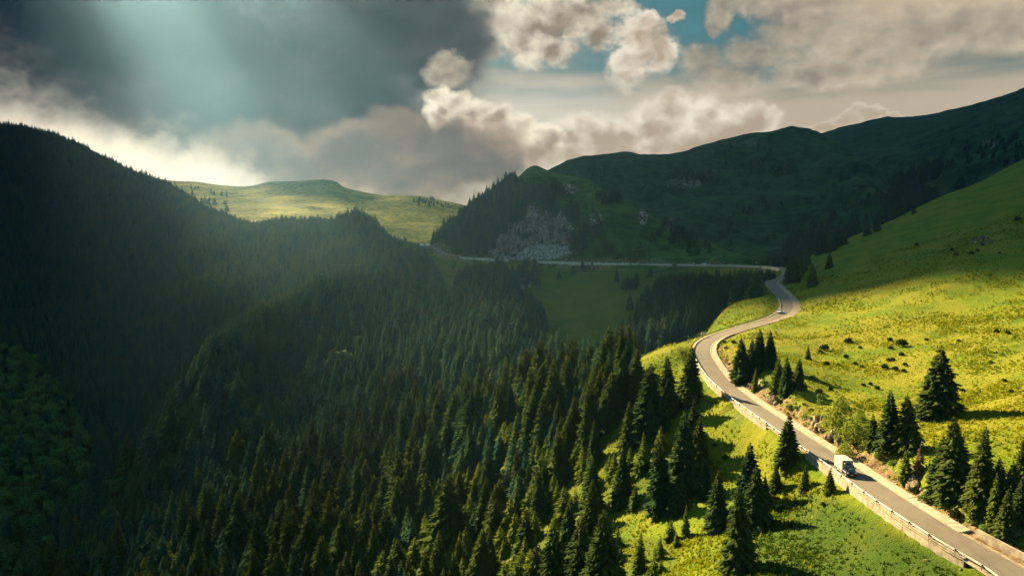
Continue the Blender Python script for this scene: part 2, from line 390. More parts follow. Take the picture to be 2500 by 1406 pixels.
def vnoise(x, y, seed=0):
    """smooth value noise, about -1..1"""
    xi, yi = np.floor(x).astype(np.int64), np.floor(y).astype(np.int64)
    fx, fy = x - xi, y - yi
    fx, fy = fx * fx * fx * (fx * (fx * 6 - 15) + 10), fy * fy * fy * (fy * (fy * 6 - 15) + 10)

    def h(i, j):
        n = (i * 374761393 + j * 668265263 + seed * 1442695041) & 0xffffffff
        n = ((n ^ (n >> 13)) * 1274126177) & 0xffffffff
        return ((n ^ (n >> 16)) & 0xffff) / 32767.5 - 1.0
    return (h(xi, yi) * (1 - fx) + h(xi + 1, yi) * fx) * (1 - fy) + (h(xi, yi + 1) * (1 - fx) + h(xi + 1, yi + 1) * fx) * fy


def fbm(x, y, oct=4, seed=0, gain=0.5):
    t, a = 0.0, 1.0
    for k in range(oct):
        t = t + a * vnoise(x * 2 ** k + 17.3 * k, y * 2 ** k - 9.1 * k, seed + k)
        a *= gain
    return t


def smooth(a, b, x):
    t = np.clip((x - a) / (b - a), 0, 1)
    return t * t * (3 - 2 * t)


def catmull(pts, step):
    P = [np.array(p, float) for p in pts]
    out = []
    for i in range(len(P) - 1):
        p0, p1, p2, p3 = P[max(i - 1, 0)], P[i], P[i + 1], P[min(i + 2, len(P) - 1)]
        n = max(2, int(np.linalg.norm(p2 - p1) / step))
        for k in range(n):
            t = k / n
            out.append(0.5 * ((2 * p1) + (p2 - p0) * t + (2 * p0 - 5 * p1 + 4 * p2 - p3) * t * t + (3 * p1 - p0 - 3 * p2 + p3) * t ** 3))
    out.append(P[-1])
    return np.array(out)


ROAD = catmull([tuple(point(*p)) for p in ROAD_NEAR], 1.5)
for _ in range(30):                                  # even out the grade
    ROAD[1:-1, 2] = (ROAD[:-2, 2] + ROAD[1:-1, 2] * 2 + ROAD[2:, 2]) / 4
for _ in range(6):
    ROAD[1:-1, :2] = (ROAD[:-2, :2] + ROAD[1:-1, :2] * 2 + ROAD[2:, :2]) / 4
_t = np.gradient(ROAD, axis=0)
_t[:, 2] = 0
_t /= np.linalg.norm(_t, axis=1)[:, None]
ROAD_T = _t
ROAD_R = np.stack([_t[:, 1], -_t[:, 0], 0 * _t[:, 0]], 1)      # right-hand side going away from the camera
ROAD_S = np.concatenate([[0], np.cumsum(np.linalg.norm(np.diff(ROAD, axis=0), axis=1))])
HALF = 2.5                                             # half width of the asphalt

edge = [-3.0, -2.4, -2.0, -1.7, -1.4, -1.2, -1.0, -0.9, -0.8]
A_COL = np.array(edge + list(np.arange(-0.72, 0.05, 0.0042)) + list(np.arange(0.05, 0.72, 0.0023)) + [-e for e in edge[::-1]])
LD = np.concatenate([np.linspace(math.log(40), math.log(78), 12, endpoint=False), np.linspace(math.log(78), math.log(470), 330, endpoint=False),
                     np.linspace(math.log(470), math.log(1100), 150, endpoint=False), np.linspace(math.log(1100), math.log(3300), 120, endpoint=False),
                     np.linspace(math.log(3300), math.log(3850), 8)])
NR, NC = len(LD), len(A_COL)
GA, GL = np.meshgrid(A_COL, LD)
GD = np.exp(GL)
GX, GY = GA * GD, GD
SL = np.stack([Sheet(p)(GA, GL) for _, p in LAYERS])
# relief of each land form, in metres
n_big = fbm(GX / 260, GY / 260, 4, 3)
n_mid = fbm(GX / 60, GY / 60, 4, 11)
n_small = fbm(GX / 14, GY / 14, 4, 23)
ridg = 1 - np.abs(fbm(GX / 170 + 0.35 * n_mid, GY / 420, 3, 5))
HT = SL * GD
for k, dmin in ((1, 340), (2, 1150), (3, 560), (4, 600), (5, 640)):          # a land form ends below the ones in front of it
    HT[k] -= 400 * (1 - smooth(dmin * 0.85, dmin, GD))
HT[0] += n_mid * 0.8 * smooth(90, 300, GD) + n_small * 0.28
HT[1] += n_big * 6 + n_mid * 2.5
HT[2] += n_big * 4 + n_mid * 1.0
HT[2] += 11 * smooth(-.325, -.305, GA) * (1 - smooth(-.222, -.212, GA)) * np.exp(-((GD - 2880) / 150) ** 2)
HT[3] += n_mid * 2.6 + n_small * 0.8
HT[4] += (ridg - 0.6) * 22 * smooth(760, 1150, GD) * (1 - smooth(1350, 1540, GD)) + n_mid * 3.6
HT[5] += (ridg - 0.6) * 22 * smooth(800, 1200, GD) * (1 - smooth(1450, 1750, GD)) + n_mid * 3.6
LAY = HT.argmax(0)
GZ = HT.max(0)

# the road is benched into the slope
mask = (GD < 960) & (GD > 70)
idx = np.nonzero(mask.ravel())[0]
qx, qy = GX.ravel()[idx].astype(np.float32), GY.ravel()[idx].astype(np.float32)
rs = ROAD[::2]
rd = np.full(len(idx), 1e9, np.float32)
ri = np.zeros(len(idx), np.int32)
for i in range(0, len(idx), 20000):
    dd = (qx[i:i + 20000, None] - rs[None, :, 0].astype(np.float32)) ** 2 + (qy[i:i + 20000, None] - rs[None, :, 1].astype(np.float32)) ** 2
    k = dd.argmin(1)
    ri[i:i + 20000] = k * 2
    rd[i:i + 20000] = np.sqrt(dd[np.arange(len(k)), k])
side = ((qx - ROAD[ri, 0]) * ROAD_R[ri, 0] + (qy - ROAD[ri, 1]) * ROAD_R[ri, 1])
far_part = smooth(560, 620, ROAD[ri, 1])
lat = np.where(far_part > 0.5, rd, rd)
z0 = GZ.ravel()[idx]
zr = ROAD[ri, 2]
# up-hill (right) side: gutter, then a cut bank; down-hill (left) side: verge or wall, then fill
up = smooth(4.3, 10.5, lat) * (side >= 0) + smooth(3.1, 9.0, lat) * (side < 0)
z1 = zr - 0.35 + (z0 - zr + 0.35) * up
bank = np.exp(-((lat - 8.0) / 3.0) ** 2) * (side > 0) * (1 - far_part)
z1 = z1 + bank * (1 - smooth(215, 260, ROAD[ri, 1])) * (0.7 + 0.7 * vnoise(qx / 4, qy / 4, 77) + 0.5 * vnoise(qx / 1.8, qy / 1.8, 78))
WALLS = [(104, 157, 1.5), (176, 200, 1.4), (208, 254, 1.6), (584, 628, 2.6), (629, 705, 1.3), (706, 724, 1.6), (724, 738, 2.4), (738, 758, 3.2), (770, 796, 2.8)]   # outer walls: from, to (y), height


def span_mask(y, a, b, soft):
    return smooth(a - soft, a + soft, y) * (1 - smooth(b - soft, b + soft, y))


ry = ROAD[ri, 1]
for a, b, h in WALLS:
    if a < 300:
        drop = np.exp(-((lat - 4.3) / 2.0) ** 2) * span_mask(ry, a, b, 2) * (h - .2)
    else:
        drop = np.exp(-((lat - 8) / 6.0) ** 2) * span_mask(ry, a, b, 3) * (h + .2)
    z1 = z1 - drop * (side < 0)
near_road = lat < 30
gz = GZ.ravel().copy()
gz[idx[near_road]] = z1[near_road]
GZ = gz.reshape(GZ.shape)
RD = np.full(GZ.size, 999.0); RD[idx] = rd; RD = RD.reshape(GZ.shape)
RSIDE = np.zeros(GZ.size); RSIDE[idx] = side; RSIDE = RSIDE.reshape(GZ.shape)
PX, PY = to_px(GX, GY, GZ)


def grid_at(field, x, y):
    """field of the terrain grid at plan positions (bilinear)"""
    x, y = np.asarray(x, float), np.asarray(y, float)
    a, l = x / y, np.log(y)
    j = np.clip(np.searchsorted(A_COL, a) - 1, 0, NC - 2)
    i = np.clip(np.searchsorted(LD, l) - 1, 0, NR - 2)
    fa = np.clip((a - A_COL[j]) / (A_COL[j + 1] - A_COL[j]), 0, 1)
    fl = np.clip((l - LD[i]) / (LD[i + 1] - LD[i]), 0, 1)
    return (field[i, j] * (1 - fa) + field[i, j + 1] * fa) * (1 - fl) + (field[i + 1, j] * (1 - fa) + field[i + 1, j + 1] * fa) * fl


def gz_at(x, y):
    return grid_at(GZ, x, y)


def lay_at(x, y):
    x, y = np.asarray(x, float), np.asarray(y, float)
    j = np.clip(np.searchsorted(A_COL, x / y), 0, NC - 1)
    i = np.clip(np.searchsorted(LD, np.log(y)), 0, NR - 1)
    return LAY[i, j]


_ds = np.exp(np.linspace(math.log(70), math.log(4500), 5000))


def ground(px, py, dmin=70.0):
    """first ground point on the line of sight through a pixel"""
    a, s = img_ray(px, py)
    d = _ds[_ds > dmin]
    z = gz_at(a * d, d)
    hit = np.nonzero(z >= s * d)[0]
    d = d[hit[0]] if len(hit) else d[-1]
    return Vector((a * d, d, float(gz_at(a * d, d))))


# horizon of each grid column as seen from the survey point: which ground is in view
_el = GZ / GD
VIS = np.maximum.accumulate(np.vstack([np.full((1, NC), -9.0), _el[:-1]]), axis=0) <= _el + 0.002
# ------------------------------------------------------------------ materials
def material(name):
    m = bpy.data.materials.new(name)
    m.use_nodes = True
    g = NG(m.node_tree)
    b = m.node_tree.nodes['Principled BSDF']
    b.inputs['Roughness'].default_value = 0.85
    if 'Specular IOR Level' in b.inputs:
        b.inputs['Specular IOR Level'].default_value = 0.2
    return m, g, b


def plain(name, col, rough=0.6, metal=0.0, spec=0.4, vary=0.0, scale=3.0):
    m, g, b = material(name)
    b.inputs['Roughness'].default_value = rough
    b.inputs['Metallic'].default_value = metal
    b.inputs['Specular IOR Level'].default_value = spec
    if vary:
        pos = g.new('ShaderNodeNewGeometry').outputs['Position']
        n = g.noise(pos, scale, 5, 0.6)
        c0 = tuple(c * (1 - vary) for c in col); c1 = tuple(min(1, c * (1 + vary)) for c in col)
        g.set(b.inputs['Base Color'], g.mix(g.step(n, 0.3, 0.7), c0, c1))
    else:
        b.inputs['Base Color'].default_value = (*col, 1)
    return m


def attr(g, name):
    n = g.new('ShaderNodeAttribute'); n.attribute_name = name
    return n.outputs['Fac']


def ground_material(name, tint=(1, 1, 1), near=True):
    m, g, b = material(name)
    pos = g.new('ShaderNodeNewGeometry').outputs['Position']
    big = g.noise(pos, 0.012, 4, 0.55)
    mid = g.noise(pos, 0.07, 5, 0.6)
    fine = g.noise(pos, 0.55, 6, 0.7)
    tuft = g.noise(g.vec('MULTIPLY', pos, (1.0, 1.0, 1.6)), 1.9, 4, 0.65)
    T = lambda *c: tuple(a * t for a, t in zip(c, tint))
    lush_shade = g.mix(g.step(mid, 0.35, 0.65), T(0.068, 0.115, 0.008), T(0.120, 0.148, 0.008))
    dry = g.mix(g.step(fine, 0.3, 0.7), T(0.142, 0.152, 0.009), T(0.158, 0.146, 0.018))
    c = g.mix(g.step(g.math('ADD', g.math('MULTIPLY', big, 0.6), g.math('MULTIPLY', mid, 0.5)), 0.47, 0.68), lush_shade, dry)
    c = g.mix(g.math('MULTIPLY', g.step(tuft, 0.50, 0.66), 0.5), c, T(0.052, 0.084, 0.008))
    c = g.mix(g.math('MULTIPLY', g.step(fine, 0.58, 0.72), 0.55), c, T(0.165, 0.168, 0.012))
    c = g.mix(g.math('MULTIPLY', attr(g, 'lush_shade'), .8), c, g.mix(g.step(fine, 0.3, 0.7), T(0.016, 0.046, 0.009), T(0.036, 0.064, 0.009)))  # shade put into the grass colour where the mask is set
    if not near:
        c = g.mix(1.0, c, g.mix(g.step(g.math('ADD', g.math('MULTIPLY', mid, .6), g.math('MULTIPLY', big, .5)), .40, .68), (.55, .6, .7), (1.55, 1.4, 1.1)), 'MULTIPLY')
    # bare soil and stones where the slope is worn
    soil = g.mix(g.step(fine, 0.35, 0.65), (0.10, 0.066, 0.036), (0.21, 0.155, 0.095))
    sf = g.step(g.math('ADD', attr(g, 'soil'), g.math('MULTIPLY', g.math('SUBTRACT', fine, 0.5), 1.1)), 0.36, 0.62)
    c = g.mix(sf, c, soil)
    rockn = g.noise(g.vec('MULTIPLY', pos, (1, 1, 0.45)), 0.45, 7, 0.72, 0.6)
    rock = g.mix(g.step(rockn, 0.38, 0.62), (0.085, 0.082, 0.078), (0.33, 0.29, 0.24))
    rf = g.step(g.math('ADD', attr(g, 'rock'), g.math('MULTIPLY', g.math('SUBTRACT', rockn, 0.5), 1.6)), 0.42, 0.6)
    c = g.mix(rf, c, rock)
    floor = g.mix(g.step(fine, 0.35, 0.65), (0.016, 0.032, 0.009), (0.036, 0.052, 0.012))
    c = g.mix(g.math('MULTIPLY', attr(g, 'forest'), 0.92), c, floor)
    g.set(b.inputs['Base Color'], c)
    b.inputs['Roughness'].default_value = 0.95
    b.inputs['Specular IOR Level'].default_value = 0.05
    bump = g.new('ShaderNodeBump'); bump.inputs['Strength'].default_value = 0.9; bump.inputs['Distance'].default_value = 0.45 if near else 1.6
    g.set(bump.inputs['Height'], g.math('ADD', g.math('MULTIPLY', tuft, 1.0), fine) if near else g.math('ADD', mid, g.math('MULTIPLY', fine, 0.8)))
    g.l.new(bump.outputs[0], b.inputs['Normal'])
    return m


def leaf_material(name, dark, light, tip=None, trans=0.3):
    m, g, b = material(name)
    oi = g.new('ShaderNodeObjectInfo')
    tc = g.new('ShaderNodeTexCoord').outputs['Object']
    n = g.noise(tc, 9.0, 3, 0.6)
    patch = g.noise(oi.outputs['Location'], 0.018, 3, 0.6)
    f = g.math('ADD', g.math('ADD', g.math('MULTIPLY', oi.outputs['Random'], 0.6), g.math('MULTIPLY', g.math('SUBTRACT', patch, 0.42), 1.5)), g.math('MULTIPLY', g.math('SUBTRACT', n, 0.5), 0.9), clamp=True)
    c = g.mix(f, dark, light)
    if tip:
        r2 = g.math('FRACT', g.math('MULTIPLY', oi.outputs['Random'], 17.31))
        sp = g.new('ShaderNodeSeparateXYZ'); g.set(sp.inputs[0], tc)
        c = g.mix(g.math('MULTIPLY', g.step(sp.outputs[2], 0.55, 1.0), g.step(r2, 0.45, 1.0, 0.0, 0.5)), c, tip)
    g.set(b.inputs['Base Color'], c)
    b.inputs['Roughness'].default_value = 1.0
    b.inputs['Specular IOR Level'].default_value = 0.0
    tr = g.new('ShaderNodeBsdfTranslucent'); g.set(tr.inputs[0], g.mix(1.0, c, (1.5, 1.35, 0.6), 'MULTIPLY'))
    mx = g.new('ShaderNodeMixShader'); mx.inputs[0].default_value = trans
    g.l.new(b.outputs[0], mx.inputs[1]); g.l.new(tr.outputs[0], mx.inputs[2])
    g.l.new(mx.outputs[0], m.node_tree.nodes['Material Output'].inputs[0])
    return m


M_SPRUCE = leaf_material('spruce_needles', (0.024, 0.074, 0.060), (0.072, 0.112, 0.038), (0.105, 0.085, 0.026), 0.28)
M_SPRUCE_NEAR = leaf_material('near_spruce_needles', (0.024, 0.056, 0.024), (0.078, 0.100, 0.018), (0.110, 0.085, 0.024), 0.28)
M_YOUNG = leaf_material('young_needles', (0.056, 0.094, 0.016), (0.125, 0.150, 0.020), None, 0.3)
M_DEAD = leaf_material('dead_needles', (0.12, 0.075, 0.045), (0.17, 0.11, 0.07), None, 0.15)
M_LEAF = leaf_material('broad_leaves', (0.060, 0.130, 0.055), (0.115, 0.175, 0.050), None, 0.35)
M_LIME = leaf_material('spring_leaves', (0.11, 0.165, 0.035), (0.20, 0.235, 0.05), None, 0.4)
M_BUSH = leaf_material('juniper_leaves', (0.014, 0.028, 0.010), (0.030, 0.045, 0.014), None, 0.12)
M_TUFT = leaf_material('grass_blades', (0.095, 0.135, 0.007), (0.175, 0.176, 0.011), None, 0.4)
M_TUFT2 = leaf_material('dark_grass_blades', (0.045, 0.085, 0.007), (0.095, 0.125, 0.009), None, 0.3)
M_TUFT_SHADE = leaf_material('shade_tone_blades', (0.020, 0.052, 0.008), (0.055, 0.085, 0.010), None, 0.3)  # blades darkened to match the shade painted on the slope
M_BARK = plain('bark', (0.075, 0.055, 0.040), 0.9, vary=0.4, scale=6)
M_PALEBARK = plain('bleached_wood', (0.33, 0.28, 0.22), 0.85, vary=0.25, scale=4)


def rock_material(name, a, b_, scale):
    m, g, b = material(name)
    tc = g.new('ShaderNodeNewGeometry').outputs['Position']
    n = g.noise(g.vec('MULTIPLY', tc, (1, 1, 0.5)), scale, 8, 0.7, 0.5)
    c = g.mix(g.step(n, 0.34, 0.66), a, b_)
    moss = g.noise(tc, scale * 0.35, 5, 0.6)
    nz = g.new('ShaderNodeSeparateXYZ'); g.set(nz.inputs[0], g.new('ShaderNodeNewGeometry').outputs['Normal'])
    c = g.mix(g.math('MULTIPLY', g.step(g.math('ADD', g.math('MULTIPLY', nz.outputs[2], 0.6), moss), 0.75, 1.1), 0.85), c, (0.055, 0.070, 0.016))
    g.set(b.inputs['Base Color'], c)
    bump = g.new('ShaderNodeBump'); bump.inputs['Strength'].default_value = 0.8; bump.inputs['Distance'].default_value = 0.25 / scale
    g.set(bump.inputs['Height'], n); g.l.new(bump.outputs[0], b.inputs['Normal'])
    b.inputs['Roughness'].default_value = 0.9
    return m


M_ROCK = rock_material('bank_rock', (0.10, 0.078, 0.055), (0.34, 0.26, 0.18), 0.9)
M_CLIFF = rock_material('cliff_rock', (0.030, 0.028, 0.025), (0.21, 0.17, 0.13), 0.22)


def mesh_obj(name, verts, faces, mat, parent=None, smooth_=False):
    me = bpy.data.meshes.new(name)
    me.from_pydata([tuple(v) for v in verts], [], [tuple(f) for f in faces])
    for mm in (mat if isinstance(mat, (list, tuple)) else [mat]):
        me.materials.append(mm)
    if smooth_:
        me.polygons.foreach_set('use_smooth', [True] * len(me.polygons))
    me.update()
    o = bpy.data.objects.new(name, me)
    COL.objects.link(o)
    if parent is not None:
        o.parent = parent
    return o


def empty(name, loc=(0, 0, 0), rz=0.0):
    o = bpy.data.objects.new(name, None)
    o.empty_display_size = 0.5
    COL.objects.link(o)
    o.location = loc
    o.rotation_euler = (0, 0, rz)
    return o


def tag(o, label=None, cat=None, group=None, kind=None):
    for k, v in (('label', label), ('category', cat), ('group', group), ('kind', kind)):
        if v:
            o[k] = v
    return o


def in_poly(px, py, poly):
    px, py = np.asarray(px), np.asarray(py)
    inside = np.zeros(px.shape, bool)
    n = len(poly)
    for i in range(n):
        x1, y1 = poly[i]; x2, y2 = poly[(i + 1) % n]
        cond = ((y1 > py) != (y2 > py)) & (px < (x2 - x1) * (py - y1) / (y2 - y1 + 1e-9) + x1)
        inside ^= cond
    return inside


# ------------------------------------------------------------------ what grows where (outlines surveyed on the ground)
SPUR = [(1005, 628), (1050, 650), (1075, 720), (1095, 790), (1200, 835), (1330, 850), (1480, 885), (1535, 905), (1580, 1000), (1660, 1060),
        (1715, 1090), (1705, 1180), (1690, 1250), (1640, 1252), (1500, 1250), (1450, 1285), (1380, 1320), (1460, 1318), (1560, 1314), (1670, 1310), (1655, 1400), (1580, 1480), (1540, 1600), (1300, 1600), (-900, 1700),
        (-900, 800), (480, 870), (640, 735), (780, 675), (900, 640)]
PATCH = [(1120, 690), (1230, 682), (1262, 720), (1335, 800), (1335, 856), (1090, 800)]
GULLY = [(1480, 868), (1560, 775), (1600, 715), (1690, 690), (1800, 682), (1890, 652), (1905, 690), (1850, 738), (1780, 770), (1700, 815), (1640, 850), (1540, 876)]
RIDGE = [(1015, 630), (1060, 575), (1130, 520), (1200, 470), (1250, 445), (1300, 470), (1350, 470), (1350, 520), (1280, 545), (1230, 575), (1205, 605), (1185, 622), (1095, 622)]
RAVINE = [(2150, 545), (2190, 470), (2205, 420), (2260, 400), (2325, 455), (2265, 512), (2170, 562)]
RAVINE2 = [(1980, 630), (2000, 605), (2085, 565), (2110, 570), (2060, 600), (1995, 628)]
THICKET = [(0, 860), (70, 880), (120, 940), (190, 1020), (225, 1120), (215, 1220), (160, 1290), (60, 1330), (-80, 1340), (-80, 860)]
HOLES = [[(1290, 655), (1250, 700), (1290, 760), (1340, 720)]]
forest = np.zeros(GZ.shape)
forest[(LAY == 1)] = 1.0
forest[(LAY == 0) & in_poly(PX, PY, SPUR)] = 1.0
forest[(LAY == 0) & in_poly(PX, PY, PATCH)] = 0.45
forest[(LAY == 0) & (GD > 380) & in_poly(PX, PY, GULLY)] = 1.0
forest[(LAY == 3) & in_poly(PX, PY, RIDGE)] = 1.0
forest[(LAY >= 4) & (in_poly(PX, PY, RAVINE) | in_poly(PX, PY, RAVINE2))] = 0.9
forest[(RD < 9)] = 0
forest[(LAY == 0) & (GD < 232) & (PX > 1230) & (forest > .6)] = .5
FOREST = forest
# worn soil and rock
soil = np.zeros(GZ.shape)
soil += np.exp(-((RD - 6.5) / 3.2) ** 2) * (RSIDE > 0) * (GD < 260) * 0.3
soil += np.exp(-((RD - 4.0) / 1.8) ** 2) * (GD < 460) * (.15 + .4 * (RSIDE > 0))
soil += np.exp(-((RD - 6) / 5) ** 2) * (GD > 600) * 0.55
soil[(LAY == 0) & in_poly(PX, PY, [(1750, 830), (1800, 870), (1900, 960), (2000, 1010), (2120, 1100), (2300, 1240), (2200, 1200), (1980, 1060), (1860, 980), (1760, 900)])] += 0.2
soil[(LAY == 0) & in_poly(PX, PY, [(1780, 980), (1840, 1010), (1800, 1090), (1700, 1060)])] += 0.25
rock = np.zeros(GZ.shape)
for (cx, cy, rx, ry, layer, k) in [(1300, 575, 105, 60, 3, 1.0), (1385, 462, 32, 14, 3, .75), (1240, 610, 50, 22, 3, .9), (1330, 612, 70, 18, 3, .7), (1470, 480, 22, 14, 3, .5), (1570, 530, 14, 24, 3, .7),
                                   (1640, 550, 20, 24, 3, .5), (1455, 535, 24, 22, 3, .5), (1690, 445, 40, 20, 4, .5), (1840, 350, 40, 16, 4, .4), (2415, 355, 30, 16, 5, .45), (1195, 710, 20, 16, 0, .8),
                                   (1280, 690, 22, 20, 0, .6), (1125, 680, 12, 8, 0, .8), (2390, 590, 35, 12, 0, .55), (735, 447, 95, 7, 2, .25), (2285, 430, 40, 18, 5, .45), (1830, 560, 40, 12, 4, .3)]:
    rock += k * np.exp(-(((PX - cx) / rx) ** 2 + ((PY - cy) / ry) ** 2) ** 2) * (LAY == layer)
rock += np.exp(-((RD - 7.5) / 2.2) ** 2) * (RSIDE > 0) * (GD < 215) * 0.35

lush_shade = np.zeros(GZ.shape)  # painted shade: darker grass below the road and on the far meadow
lush_shade[(LAY == 0) & in_poly(PX, PY, [(1840, 1270), (1960, 1200), (2040, 1215), (2250, 1330), (2420, 1440), (2420, 1600), (1780, 1600), (1830, 1400)])] = 1
lush_shade[(LAY == 0) & (GD > 430) & (PX < 1905)] = .8
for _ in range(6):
    lush_shade[1:-1, 1:-1] = (lush_shade[:-2, 1:-1] + lush_shade[2:, 1:-1] + lush_shade[1:-1, :-2] + lush_shade[1:-1, 2:]) / 4
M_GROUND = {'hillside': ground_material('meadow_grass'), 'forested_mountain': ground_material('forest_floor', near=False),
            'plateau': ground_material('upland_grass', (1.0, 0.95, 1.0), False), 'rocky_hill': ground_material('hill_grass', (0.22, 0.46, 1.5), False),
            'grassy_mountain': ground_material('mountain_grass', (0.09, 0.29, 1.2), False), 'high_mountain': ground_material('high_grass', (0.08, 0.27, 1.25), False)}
lay4 = np.stack([LAY[:-1, :-1], LAY[1:, :-1], LAY[:-1, 1:], LAY[1:, 1:]]).max(0)
for k, nm in enumerate(NAMES):
    ii, jj = np.nonzero(lay4 == k)
    v = np.stack([ii * NC + jj, ii * NC + jj + 1, (ii + 1) * NC + jj + 1, (ii + 1) * NC + jj], 1)
    u, inv = np.unique(v, return_inverse=True)
    me = bpy.data.meshes.new(nm)
    nv, nf = len(u), len(v)
    me.vertices.add(nv); me.loops.add(nf * 4); me.polygons.add(nf)
    me.vertices.foreach_set('co', np.stack([GX.ravel()[u], GY.ravel()[u], GZ.ravel()[u]], 1).astype(np.float32).ravel())
    me.loops.foreach_set('vertex_index', inv.astype(np.int32).ravel())
    me.polygons.foreach_set('loop_start', np.arange(0, nf * 4, 4, dtype=np.int32))
    me.polygons.foreach_set('use_smooth', np.ones(nf, bool))
    me.update(calc_edges=True)
    for an, arr in (('forest', FOREST), ('soil', soil), ('rock', rock), ('lush_shade', lush_shade)):
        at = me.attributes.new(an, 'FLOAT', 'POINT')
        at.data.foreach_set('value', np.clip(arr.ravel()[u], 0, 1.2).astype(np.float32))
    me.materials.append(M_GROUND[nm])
    o = bpy.data.objects.new(nm, me)
    COL.objects.link(o)
    tag(o, kind='structure')
# ------------------------------------------------------------------ plants
def spruce_mesh(seed, whorls, per, r=0.17, gap=0.0, fan=1.0, low=0.05):
    """needle crown of a spruce, 1 m tall: whorls of drooping boughs fringed with twigs"""
    R = np.random.default_rng(seed)
    V, F = [], []

    def tri(*p):
        i = len(V); V.extend(p); F.append(tuple(range(i, i + len(p))))
    lean = R.normal(0, 0.012, 2)
    for k in range(whorls):
        t = low + (0.985 - low) * ((k + R.uniform(-.3, .3)) / whorls)
        t = min(max(t, low), 0.985)
        env = r * (1 - t) ** 0.78 * min(1.0, 0.72 + t * 2.2) + 0.006
        nb = max(4, int(per * (0.45 + 0.55 * (1 - t)) + 0.5))
        a0 = R.uniform(0, 6.28)
        for b in range(nb):
            if R.random() < gap:
                continue
            a = a0 + 6.283 * (b + R.uniform(-.3, .3)) / nb
            L = env * R.uniform(0.72, 1.2) * (1.18 if R.random() < .12 else 1.0)
            ca, sa = math.cos(a), math.sin(a)
            z0 = t + R.uniform(-.008, .008)
            droop = L * (0.62 - 0.55 * t) * R.uniform(.7, 1.25)
            cx, cy = lean * t

            def P(u, w, dz=0.0):
                x, y = u * L * ca - w * sa, u * L * sa + w * ca
                return (cx + x, cy + y, z0 - droop * (u ** 1.2) + 0.16 * L * max(0, u - .7) + dz)
            w = L * R.uniform(.26, .36) * fan
            tri(P(.03, 0, .012), P(.5, -w, -.2 * w), P(1, 0), P(.5, w, -.2 * w))
            for u in (.35, .6, .82):
                for s in (-1, 1):
                    ww = w * (1.35 - .75 * u) * R.uniform(.8, 1.35)
                    tri(P(u - .2, 0), P(u + .1, s * ww, -.55 * ww * R.uniform(.5, 1.4)), P(u + .07, 0))
            tri(P(.25, 0), P(.62, 0, -.42 * L * R.uniform(.4, .8)), P(.95, 0))
    tri((lean[0] - .006, lean[1], .93), (lean[0] + .006, lean[1], .93), (lean[0], lean[1], 1.0))
    tri((lean[0], lean[1] - .006, .93), (lean[0], lean[1] + .006, .93), (lean[0], lean[1], 1.0))
    return V, F


def trunk_mesh(r0, h, n=6, sink=0.06):
    V, F = [], []
    for z, r in ((-sink, r0 * 1.25), (0.02, r0), (h * .5, r0 * .62), (h, r0 * .12)):
        for i in range(n):
            V.append((r * math.cos(6.283 * i / n), r * math.sin(6.283 * i / n), z))
    for k in range(3):
        for i in range(n):
            F.append((k * n + i, k * n + (i + 1) % n, (k + 1) * n + (i + 1) % n, (k + 1) * n + i))
    return V, F


def leafy_mesh(seed, lobes, n, size, round_=1.0):
    """foliage scattered through lobes ((x, y, z, r, rz)); small folded leaf clusters, denser towards the outside"""
    R = np.random.default_rng(seed)
    V, F = [], []
    w = np.array([l[3] ** 2 for l in lobes]); w /= w.sum()
    for k in R.choice(len(lobes), n, p=w):
        x, y, z, r, rz = lobes[k]
        d = R.normal(size=3); d /= np.linalg.norm(d)
        if d[2] < -.6:
            d[2] *= -.5
        q = R.uniform(.55, 1.08) ** .6
        c = np.array((x, y, z)) + d * np.array((r, r, rz)) * q
        nrm = d + R.normal(0, .55, 3); nrm /= np.linalg.norm(nrm)
        t1 = np.cross(nrm, R.normal(size=3)); t1 /= np.linalg.norm(t1)
        t2 = np.cross(nrm, t1)
        s = size * R.uniform(.6, 1.35)
        i = len(V)
        V.extend([tuple(c - t1 * s), tuple(c + t2 * s * .7 - nrm * s * .3), tuple(c + t1 * s), tuple(c - t2 * s * .7 - nrm * s * .3)])
        F.append((i, i + 1, i + 2)); F.append((i, i + 2, i + 3))
    return V, F


def broad_crown(seed, n=620):
    R = np.random.default_rng(seed)
    lobes = [(0, 0, .62, .24, .30)]
    for k in range(9):
        a = R.uniform(0, 6.28); q = R.uniform(.10, .24); z = R.uniform(.36, .86)
        lobes.append((q * math.cos(a), q * math.sin(a), z, R.uniform(.11, .18) * (1.15 - .4 * z), R.uniform(.10, .16)))
    return leafy_mesh(seed + 5, lobes, n, .042)


def limbs_mesh(seed):
    V, F = trunk_mesh(.026, .62)
    R = np.random.default_rng(seed)
    for k in range(5):
        a = R.uniform(0, 6.28); z = R.uniform(.25, .5); l = R.uniform(.16, .26)
        b = len(V)
        p0, p1 = np.array((0, 0, z)), np.array((l * math.cos(a), l * math.sin(a), z + l * R.uniform(.7, 1.3)))
        for p, r in ((p0, .012), (p1, .003)):
            for i in range(4):
                V.append((p[0] + r * math.cos(1.57 * i), p[1] + r * math.sin(1.57 * i), p[2]))
        for i in range(4):
            F.append((b + i, b + (i + 1) % 4, b + 4 + (i + 1) % 4, b + 4 + i))
    return V, F


def mk_mesh(name, vf, mat, extra=None):
    me = bpy.data.meshes.new(name)
    V, F = vf
    V, F = list(V), list(F)
    nF = len(F)
    me.materials.append(mat)
    if extra:
        (V2, F2), m2 = extra
        o = len(V)
        V += list(V2); F += [tuple(i + o for i in f) for f in F2]
        me.materials.append(m2)
    me.from_pydata(V, [], F)
    if extra:
        me.polygons.foreach_set('material_index', [0] * nF + [1] * (len(F) - nF))
    me.update()
    return me


